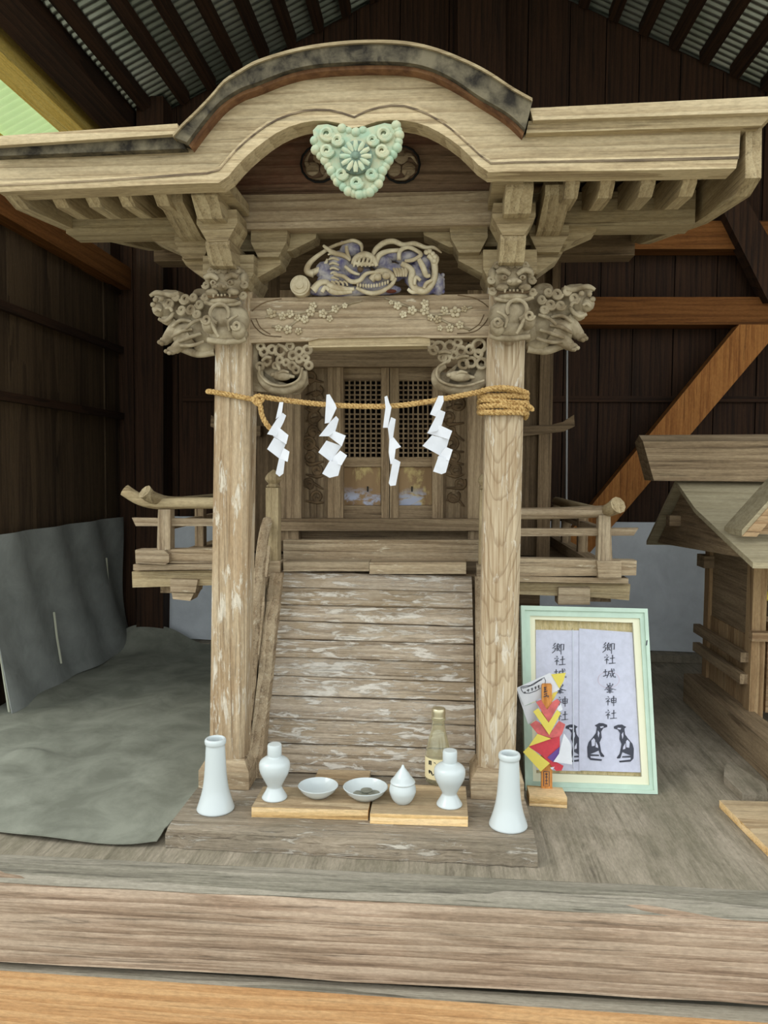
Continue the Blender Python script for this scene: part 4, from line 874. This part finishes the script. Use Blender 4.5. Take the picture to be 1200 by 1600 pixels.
for i, (dx, dy, tl) in enumerate(((-13, 3, .1), (1, -9, -.12), (13, 2, .15), (1, 8, .0))):
    z = dk*(4.6+i*1.15); co = lathe('coin', (dc.x+dx*dk, dc.y+dy*dk, dc.z+z), [(0, 0), (9.6*dk, 0), (9.6*dk, 1.0*dk), (8.8*dk, .9*dk), (0, .9*dk)], 'coin', None, 24, False); tag(co, 'dull grey coin lying in the white dish', 'coin', 'coins in the white dish')
c = gz(629, 1253, tz2); c.z = tz2; k = c.y/1200
jt = thing('salt_jar', c, 'small white porcelain jar with pointed conical lid', 'jar')
lathe('jar_body', c, [(0, 0)]+[(a*k, b*k) for a, b in prof_s([(12, 0), (17, 6), (21, 16), (21.3, 22), (19.5, 29), (18.5, 31)], 4)]+[(0, 31*k)], 'porcelain', jt)
lathe('jar_lid', c, [(a*k, b*k) for a, b in ((0, 31), (19.2, 31), (20, 33), (18.5, 36), (17.2, 36.5), (15, 40), (13.8, 40.5), (11.5, 45), (7, 51), (3.2, 56), (1.6, 60), (0, 61))], 'porcelain', jt)
# sake bottle
c = gz(684, 1221, tz2); c.z = tz2; k = c.y/1200
bt = thing('sake_bottle', c, 'clear pale yellow glass sake bottle with cream label and no cap cover', 'bottle'); bt['label'] = 'pale yellow glass sake bottle with cream label standing behind a white flask'
P = [(17, 0), (19.5, 2), (20.5, 6), (20.5, 44), (19, 54), (16, 68), (12.5, 80), (10.6, 90), (10, 98), (10.3, 104), (10.3, 116)]
lathe('glass_body', c, [(0, 0)]+[(a*k, b*k) for a, b in P]+[((a-1.3)*k, max(b, 3)*k) for a, b in P[::-1]]+[(0, 3*k)], 'glass', bt)
lathe('bottle_cap', c, [(a*k, b*k) for a, b in ((10.6, 104), (11.2, 104.5), (10.6, 107), (11.2, 110), (10.8, 113), (11, 117), (10, 118.5), (0, 118.8))], 'cap', bt)
lathe('bottle_neck_ring', c, [(a*k, b*k) for a, b in ((10.3, 100), (11.4, 101), (11.4, 103), (10.3, 104))], 'glass', bt)
bm = bmesh.new(); n = 24; pr = None
for i in range(n+1):
    a = math.radians(180+8+ (164)*i/n); cur = [bm.verts.new((c.x+20.8*k*math.cos(a), c.y+20.8*k*math.sin(a), c.z+z*k)) for z in (10, 43)]
    if pr: bm.faces.new((pr[0], cur[0], cur[1], pr[1]))
    pr = cur
lb = fin(bm, 'bottle_label', 'label', bt, True)
def label_marks(quads):
    bm = bmesh.new()
    for pts in quads:
        vs = []
        for x, y in pts:                                         # x across label in px from bottle axis, y px above base
            a = math.asin(max(-.99, min(.99, x/20.8))); vs.append(bm.verts.new((c.x+21.0*k*math.sin(a), c.y-21.0*k*math.cos(a), c.z+y*k)))
        bm.faces.new(vs)
    fin(bm, 'label_lettering', 'black', lb)
label_marks([[(-14.5, 39), (-12.5, 39.5), (-12.5, 33), (-14.5, 33)], [(-11.8, 39.5), (-10, 39.5), (-10, 33), (-11.8, 33)], [(-14.5, 39.5), (-10, 40), (-10, 38.5), (-14.5, 38)], [(-14.5, 36.5), (-10, 36.5), (-10, 35.5), (-14.5, 35.5)],
  [(-7, 39), (-4, 38), (1, 30), (-1, 29)], [(1, 37), (4, 40), (3, 34), (0, 33)], [(-5, 31), (-3, 32), (-3, 29), (-5, 28)], [(-14.5, 24), (-12, 25), (-12, 19), (-14, 19)], [(-12, 24), (-10, 24), (-8, 19), (-10, 18)], [(-9, 18), (-6, 20), (-6, 18), (-9, 16.5)], [(-14.5, 22), (-10, 22.5), (-10, 21.5), (-14.5, 21)], [(-3, 27), (3, 27), (3, 25), (-3, 25)], [(0, 27), (2, 27), (4, 16), (2, 16)], [(6, 38), (12, 38), (12, 36), (6, 36)], [(8, 38), (10, 38), (9, 20), (7, 20)]])

# ================================================================== FRAMED PRINT
BL, BR = gz(821, 1235, 0), gz(1027, 1241, 0); TL = at(814, 946, BL.y+.11); 
U = (BR-BL); Wv = (TL-BL); NRM = U.cross(Wv).normalized()
if NRM.y > 0: NRM = -NRM
BL.z += .002; 
def onp(px, py, off=0):
    r = ray(px, py); o_ = V((0, 0, H)); t = ((BL+NRM*off)-o_).dot(NRM)/r.dot(NRM); return o_+r*t
fr = thing('framed_print', (BL+BR)/2, 'mint green framed shrine print leaning behind the coloured paper wand', 'picture')
OUT = [(814, 946), (1012, 951), (1028, 1241), (821, 1235)]; INN = [(828, 962), (1000, 966), (1015, 1227), (833, 1221)]; IN2 = [(836, 968), (989, 973), (1003, 1214), (838, 1208)]
def frame_ring(name, A, B, o0, o1, mat):
    for i in range(4):
        j = (i+1) % 4; bm = bmesh.new(); q = [onp(*A[i], o1), onp(*A[j], o1), onp(*B[j], o1), onp(*B[i], o1)]
        add_prism(bm, q, -NRM*(o1-o0)); fin(bm, name, mat, fr, bevel=.0008)
frame_ring('frame_bar', OUT, [(820, 953), (1007, 957), (1022, 1235), (826, 1229)], -.022, .004, 'frame')
frame_ring('frame_inner_bar', [(820, 953), (1007, 957), (1022, 1235), (826, 1229)], INN, -.022, -.001, 'frame')
frame_ring('mount', INN, IN2, -.016, -.006, 'mat')
def fpoly(name, pts, off, th, mat, parent=fr): return prism(name, [onp(x, y, off) for x, y in pts], -NRM*th, mat, parent, 0)
fpoly('backing_board', [(820, 953), (1007, 957), (1022, 1235), (826, 1229)], -.018, .004, 'backing')
p1 = fpoly('paper_print', [(837, 984), (906, 985), (907, 1205), (838, 1203)], -.0155, .001, 'print')
p2 = fpoly('paper_print', [(905, 982), (988, 988), (1001, 1207), (905, 1204)], -.0135, .001, 'print')
fpoly('glare_strip', [(894.5, 984), (896, 984), (897, 1200), (895.5, 1200)], -.0125, .0005, 'paper')  # pale strip painting in glass glare along a clear sleeve edge
for nm, pts in (('nail', [(1010, 1001), (1012, 1000), (1011, 1008), (1009, 1009)]),): fpoly(nm, pts, .0045, .0005, 'ink')
GL = {'sha': [[(28,6),(37,18)],[(10,32),(45,26),(14,64)],[(30,46),(30,96)],[(35,50),(46,62)],[(56,42),(94,36)],[(75,8),(75,88)],[(46,92),(100,87)]],
 'shin': [[(28,6),(37,18)],[(10,32),(45,26),(14,64)],[(30,46),(30,96)],[(35,50),(46,62)],[(56,28),(58,70)],[(56,28),(94,25),(91,70)],[(58,48),(91,46)],[(58,68),(91,67)],[(74,2),(75,102)]],
 'jo': [[(4,38),(36,33)],[(20,12),(21,72)],[(2,80),(38,66)],[(42,32),(94,26)],[(46,32),(43,62),(30,96)],[(46,52),(62,50),(60,78),(53,73)],[(68,4),(74,52),(85,82),(98,94),(97,76)],[(90,44),(62,90)],[(82,6),(90,17)]],
 'mine': [[(50,0),(50,24)],[(28,10),(30,26),(72,25)],[(72,8),(71,27)],[(44,28),(16,56)],[(38,36),(66,34),(44,54),(6,70)],[(36,42),(62,56),(98,68)],[(30,68),(70,66)],[(34,79),(67,78)],[(24,91),(78,89)],[(50,58),(50,104)]],
 'go': [[(30,4),(12,28),(30,27),(6,52),(28,49)],[(31,47),(24,72),(2,92)],[(52,6),(46,18)],[(42,20),(42,74),(56,62)],[(42,20),(63,18),(61,48)],[(42,33),(61,33)],[(42,48),(61,47)],[(50,54),(65,76)],[(73,14),(73,104)],[(73,16),(95,14),(93,66),(82,61)]]}
def add_stroke(bm, pts, w, mp):
    P = [V((x, y, 0)) for x, y in pts]; L = []
    for i, p in enumerate(P):
        d = (P[min(i+1, len(P)-1)]-P[max(i-1, 0)]); d = d.normalized() if d.length else V((1, 0, 0)); nn = V((-d.y, d.x, 0)); ww = w*(1.15 if i == 0 else .75 if i == len(P)-1 else 1.0)
        L.append((p+nn*ww, p-nn*ww))
    for a, b in zip(L, L[1:]):
        bm.faces.new([bm.verts.new(mp(v.x, v.y)) for v in (a[0], b[0], b[1], a[1])])
def glyph(key, x0, y0, wpx, hpx, off, parent, dx=0.0, wid=3.6, strokes=None):
    bm = bmesh.new()
    for st in (strokes or GL[key]): add_stroke(bm, st, wid, lambda x, y: onp(x0+x/100*wpx+dx*y/100, y0+y/100*hpx, off))
    fin(bm, 'lettering', 'ink', parent)
for key, x0, y0 in (('go', 941, 1003), ('sha', 942, 1022), ('jo', 942, 1044), ('mine', 943, 1067), ('shin', 944, 1087), ('sha', 944, 1108)): glyph(key, x0, y0, 20, 16 if key != 'go' else 18, -.0122, p2)
for key, x0, y0 in (('go', 862, 1004), ('sha', 864, 1024), ('jo', 865, 1044), ('mine', 865, 1068), ('shin', 868, 1088), ('sha', 868, 1110)): glyph(key, x0, y0, 20, 16 if key != 'go' else 18, -.0142, p1)
dog = [(195,1022),(215,1013),(240,998),(282,1000),(325,1017),(326,1040),(285,1052),(262,1088),(268,1150),(246,1200),(264,1300),(296,1342),(290,1353),(258,1348),(236,1285),(200,1302),(150,1322),(238,1328),(242,1343),(150,1342),(152,1362),(272,1376),(266,1393),(150,1384),(121,1352),(117,1250),(132,1198),(180,1140),(208,1100),(216,1042)]
wht = [[(160,1180),(185,1155),(200,1175),(195,1235),(165,1240)],[(205,1190),(228,1230),(232,1258),(205,1250)],[(250,1035),(285,1030),(290,1042),(258,1052)],[(228,1075),(245,1100),(236,1150),(226,1120)]]
D6 = lambda x, y: (900+x/6.667, 980+y/6.667)
def dogs(fm, off, parent, clip=None):
    q = [fm(*p) for p in dog]
    if clip: q = [(min(x, clip), y) for x, y in q]
    if q[0][0] > q[4][0]: q = q[::-1]
    bm = bmesh.new(); f_ = bm.faces.new([bm.verts.new(onp(x, y, off)) for x, y in q]); bmesh.ops.triangulate(bm, faces=[f_], ngon_method='EAR_CLIP'); fin(bm, 'printed_hound', 'ink', parent)
    bm = bmesh.new()
    for w_ in wht:
        q = [fm(*p) for p in w_]
        if clip and max(x for x, y in q) > clip: continue
        bm.faces.new([bm.verts.new(onp(x, y, off+.0004)) for x, y in q])
    if len(bm.faces): fin(bm, 'printed_hound_light', 'print', parent)
    else: bm.free()
dogs(lambda x, y: D6(x, y), -.0122, p2); dogs(lambda x, y: D6(720-x-(y-1000)*.0, y+16), -.0122, p2)
dogs(lambda x, y: (884+(326-x)/6.667*.95, 980+(y+14)/6.667), -.0142, p1, 904.5)
bm = bmesh.new()
for i in range(28):
    a, b = 2*math.pi*i/28, 2*math.pi*(i+1)/28
    bm.faces.new([bm.verts.new(onp(951+r_*17*math.cos(t), 1062+r_*13*math.sin(t), -.0123)) for t, r_ in ((a, 1), (b, 1), (b, .95), (a, .95))])
fin(bm, 'seal_mark', 'inkred', p2)
fpoly('glass_pane', IN2, -.008, .001, 'pane')

# ================================================================== PAPER WAND ON A STAND
tb = gz(857, 1255, 0); kk = tb.y/1200; YT = tb.y
W3 = lambda x, y: (800+x/6.955, 1040+y/6.955)
wand = thing('paper_wand', V((tb.x, tb.y, .001)), 'orange wooden wand with folded yellow, pink and white papers on a small pale block', 'ornament')
a, b = gz(827, 1259, .001), gz(886, 1263, .001)
prism('stand_block', [a, b, b+V((-.003, .055, 0)), a+V((0, .055, 0))], (0, 0, 17*kk), 'trayedge', wand, .001)
YW = YT+.02
def wp(name, pts, dy, mat, th=.0007): return prism(name, [at(*W3(x, y), YW+dy) for x, y in pts], (0, th, 0), mat, wand, 0)
st = prism('stick', [at(*W3(x, y), YW) for x, y in ((325, 215), (335, 203), (425, 203), (434, 215), (438, 1400), (318, 1400))], (0, .008, 0), 'stick', wand, .001)
wp('white_paper', [(45, 245), (410, 80), (440, 100), (520, 260), (130, 440)], .013, 'paper'); wp('white_paper_under', [(50, 270), (135, 440), (270, 395), (300, 560), (175, 638)], .016, 'paper')
wp('yellow_tip', [(425, 95), (585, 78), (560, 170), (515, 250)], .0115, 'yel'); wp('yellow_tip', [(440, 300), (500, 280), (440, 390), (420, 380)], .0105, 'yel')
wp('pink_fold', [(260, 395), (320, 370), (325, 390), (382, 480), (440, 395), (490, 362), (525, 395), (400, 620)], -.003, 'pink')
wp('yellow_fold', [(230, 500), (285, 462), (398, 620), (490, 480), (532, 515), (405, 755)], -.005, 'yel'); wp('white_fold', [(490, 470), (530, 410), (550, 480), (515, 500)], -.002, 'paper')
wp('pink_fold', [(195, 640), (260, 598), (300, 620), (405, 750), (510, 600), (580, 640), (545, 740), (500, 800), (400, 780), (280, 745)], -.002, 'pink')
wp('red_fold', [(180, 880), (425, 795), (520, 770), (520, 880), (390, 1000), (560, 1090), (540, 1140), (480, 1145), (330, 980)], -.006, 'redp')
wp('yellow_fold', [(180, 880), (275, 742), (425, 795)], -.009, 'yel'); wp('yellow_fold', [(120, 940), (180, 880), (412, 1062), (312, 1152)], -.010, 'yel')
wp('purple_fold', [(385, 1000), (520, 880), (510, 960), (450, 1050)], -.008, 'purple'); wp('white_fold', [(450, 1045), (510, 960), (565, 735), (640, 850), (655, 1075)], -.011, 'paper'); wp('white_fold', [(415, 1110), (465, 1100), (435, 1132)], -.009, 'paper')
def wmarks(name, strokes, dy, w, parent):
    bm = bmesh.new()
    for s_ in strokes: add_stroke(bm, s_, w, lambda x, y: at(*W3(x, y), YW+dy))
    fin(bm, name, 'ink', parent)
ringp = [(95,235),(130,225),(200,215),(260,180),(310,150),(350,130),(365,165),(360,195)]
wmarks('wand_lettering', [[(345,240),(375,235)],[(352,262),(372,258)],[(360,235),(358,290)],[(345,290),(385,275)],[(350,315),(380,300),(372,335)],[(345,340),(395,325)],[(385,345),(400,330)]], -.0006, 5, st)
wmarks('wand_lettering', [[(345,1150),(405,1150),(405,1310),(345,1310),(345,1150)],[(360,1180),(390,1180)],[(360,1210),(390,1210)],[(375,1165),(375,1290)],[(360,1250),(390,1250)],[(360,1285),(390,1285)]], -.0006, 4, st)
pw = [o for o in wand.children if o.name.startswith('white_paper')][0]
wmarks('paper_lettering', [ringp, [(95,235),(105,270),(130,300),(190,300),(260,275),(310,245)], [(110,245),(160,235),(230,210),(290,170),(330,150)], [(170,262),(182,285)],[(160,272),(192,262)],[(178,255),(178,288)],[(205,252),(232,245)],[(210,266),(230,260)],[(218,242),(220,276)],[(245,238),(268,230)],[(248,250),(266,245)],[(256,226),(258,262)],[(278,226),(300,216)],[(282,240),(298,234)],[(290,212),(290,246)], [(130,290),(150,292)],[(140,282),(142,300)]], .0124, 4, pw)

# ================================================================== SMALL SIDE SHRINE
X0 = .815; small = thing('small_shrine', (X0+.3, 2.3, 0), 'small plain wooden shrine with dusty sloped roof and heavy ridge beam', 'shrine')
box('ground_beam', X0, X0+.07, 1.3, 2.6, .001, .094, 'body_y', small, .004); box('ground_beam', X0+.07, 1.5, 2.53, 2.6, .001, .094, 'body_x', small, .004)
dust = wood('dusty_roof_board', 'x', (138, 126, 100), (164, 152, 124), (178, 166, 138), ring=.15, bs=.2); M['dust'] = dust
M['honey'] = wood('honey_wood', 'z', (116, 90, 62), (152, 122, 88), (172, 144, 108), ring=.35); M['honeyx'] = wood('honey_wood_x', 'x', (122, 94, 68), (158, 128, 96), (178, 150, 116), ring=.35)
XW = .87
yr_, yf_ = ax(1098, 1000, XW).y, ax(1164, 1000, XW).y
box('corner_post', XW, XW+.035, yr_-.04, yr_, .05, .60, 'honey', small); box('corner_post', XW, XW+.038, yf_-.045, yf_+.0, .05, .585, 'honey', small)
box('side_wall', XW+.012, XW+.02, yf_, yr_-.04, .28, .60, 'body_y', small)
for k in range(4):
    y0_, y1_ = yf_+(yr_-.04-yf_)*k/4, yf_+(yr_-.04-yf_)*(k+1)/4; box('wall_plank', XW+.008, XW+.018, y0_+.002, y1_-.003, .085, .30, 'honey', small, .001)
zra = ax(1100, 985, XW).z
for z in (zra, zra-.062): box('side_rail', XW-.022, XW+.0, yf_-.03, yr_+.03, z-.014, z+.014, 'body_y', small)
box('eave_block', XW-.02, XW+.06, yr_-.05, yr_+.02, ax(1100, 875, XW).z-.02, ax(1100, 875, XW).z+.02, 'body_x', small); box('wall_plate', XW-.01, XW+.04, yf_-.06, yr_+.05, .585, .62, 'body_y', small)
box('front_board', XW+.055, 1.6, yf_-.02, yf_, .085, .36, 'honeyx', small); box('front_rail', XW-.01, 1.6, yf_-.075, yf_-.05, .30, .325, 'honeyx', small); box('front_step', XW+.06, 1.6, yf_-.12, yf_-.06, .20, .235, 'honeyx', small)
box('rear_wall', XW+.035, 1.5, yr_-.03, yr_-.01, .085, .6, 'body_x', small); box('inner_floor', XW+.03, 1.5, yf_-.02, yr_, .345, .36, 'body_x', small)
lathe('gilt_ornament', at(1199, 938, yf_-.03), [(0, 0), (.012, .0), (.018, .006), (.012, .012), (.018, .018), (.01, .024), (0, .026)], 'yel', small, 20)
XG = .735; XE = 1.75
rear, ridge, front = ax(1010, 851, XG), ax(1055, 757, XG), ax(1176, 888, XG); mid1 = ax(1086, 802, XG)
def roofpart(name, pts, th, mat): return prism(name, pts+[p+V((0, 0, th)) for p in pts[::-1]], (XE-XG, 0, 0), mat, small, .002)
roofpart('roof_slope', [ridge, mid1, front], .014, 'dust'); roofpart('roof_slope', [ridge, rear], .014, 'dust')
prism('gable_wall', [rear+V((.03, -.03, .01)), ridge+V((.03, 0, -.005)), mid1+V((.03, .0, -.008)), front+V((.03, .14, .01))], (.012, 0, 0), 'body_y', small, 0)
pe = ax(1046, 813, XG); box('purlin_end', pe.x-.005, 1.6, pe.y-.02, pe.y+.02, pe.z-.017, pe.z+.017, 'body_x', small)
rb = [at(1007, 688, 2.36), at(1400, 706, 2.36), at(1400, 768, 2.36), at(1021, 754, 2.36)]
yrg = ridge.y
xr0 = ax(990, 690, .64).x; zt2 = at(1010, 684, yrg-.04).z; zb2 = ridge.z+.012
bm = bmesh.new()
R_ = []
for X, y0_, y1_, zb_, zt_2 in ((at(1021, 752, yrg-.05).x, yrg-.055, yrg+.055, zb2, zt2-.012), (XE, yrg-.055, yrg+.055, zb2, zt2)):
    dxl = -.035 if X < 1 else 0
    R_.append([bm.verts.new(p) for p in ((X, y0_, zb_), (X, y1_, zb_), (X+dxl, y1_-.005, zt_2), (X+dxl, yrg, zt_2+.022), (X+dxl, y0_+.005, zt_2))])
for k in range(5): bm.faces.new((R_[0][k], R_[0][(k+1) % 5], R_[1][(k+1) % 5], R_[1][k]))
bm.faces.new(R_[0]); bm.faces.new(R_[1][::-1]); fin(bm, 'ridge_beam', 'body_x', small, bevel=.003)
# little dormer gable
dg0 = at(1159, 838, 1.98); dgp = at(1240, 748, 1.98)
prism('dormer_roof', [dg0, dg0+V((.0, 0, .016)), dgp+V((0, 0, .016)), dgp], (0, .12, 0), 'dust', small, .002)
prism('dormer_face', [dg0+V((.03, .015, .005)), dgp+V((0, .015, -.01)), V((dgp.x, dg0.y+.015, dg0.z+.005))], (0, .01, 0), 'honeyx', small, 0)
prism('dormer_board', [dg0+V((.0, -.004, .0)), dgp+V((0, -.004, 0)), dgp+V((0, -.004, -.03)), dg0+V((.035, -.004, 0.0))], (0, .012, 0), 'honeyx', small, .001)

# loose boards lying on the floor
a = [gz(1124, 1250, .018), V((.806, gz(1200, 1252, .018).y, .018)), V((.806, 1.44, .018)), gz(1230, 1355, .018)]
o = prism('loose_board', [p+V((0, 0, -.017)) for p in a], (0, 0, .017), 'tray', None, .001)
o.data.materials.append(M['trayedge'])
for p in o.data.polygons:
    if abs(p.normal.z) < .3: p.material_index = 1
tag(o, 'pale plywood board with orange edge lying on the floor near the small shrine', 'board')
a = [gz(1132, 1196, .02), gz(1142, 1190, .02), gz(1196, 1225, .02), gz(1200, 1240, .02), gz(1160, 1240, .02), gz(1131, 1212, .02)]
o = prism('loose_offcut', [p+V((0, 0, -.019)) for p in a], (0, 0, .019), 'floor', None, .001); tag(o, 'dusty grey offcut lying beside the ground beam of the small shrine', 'offcut')
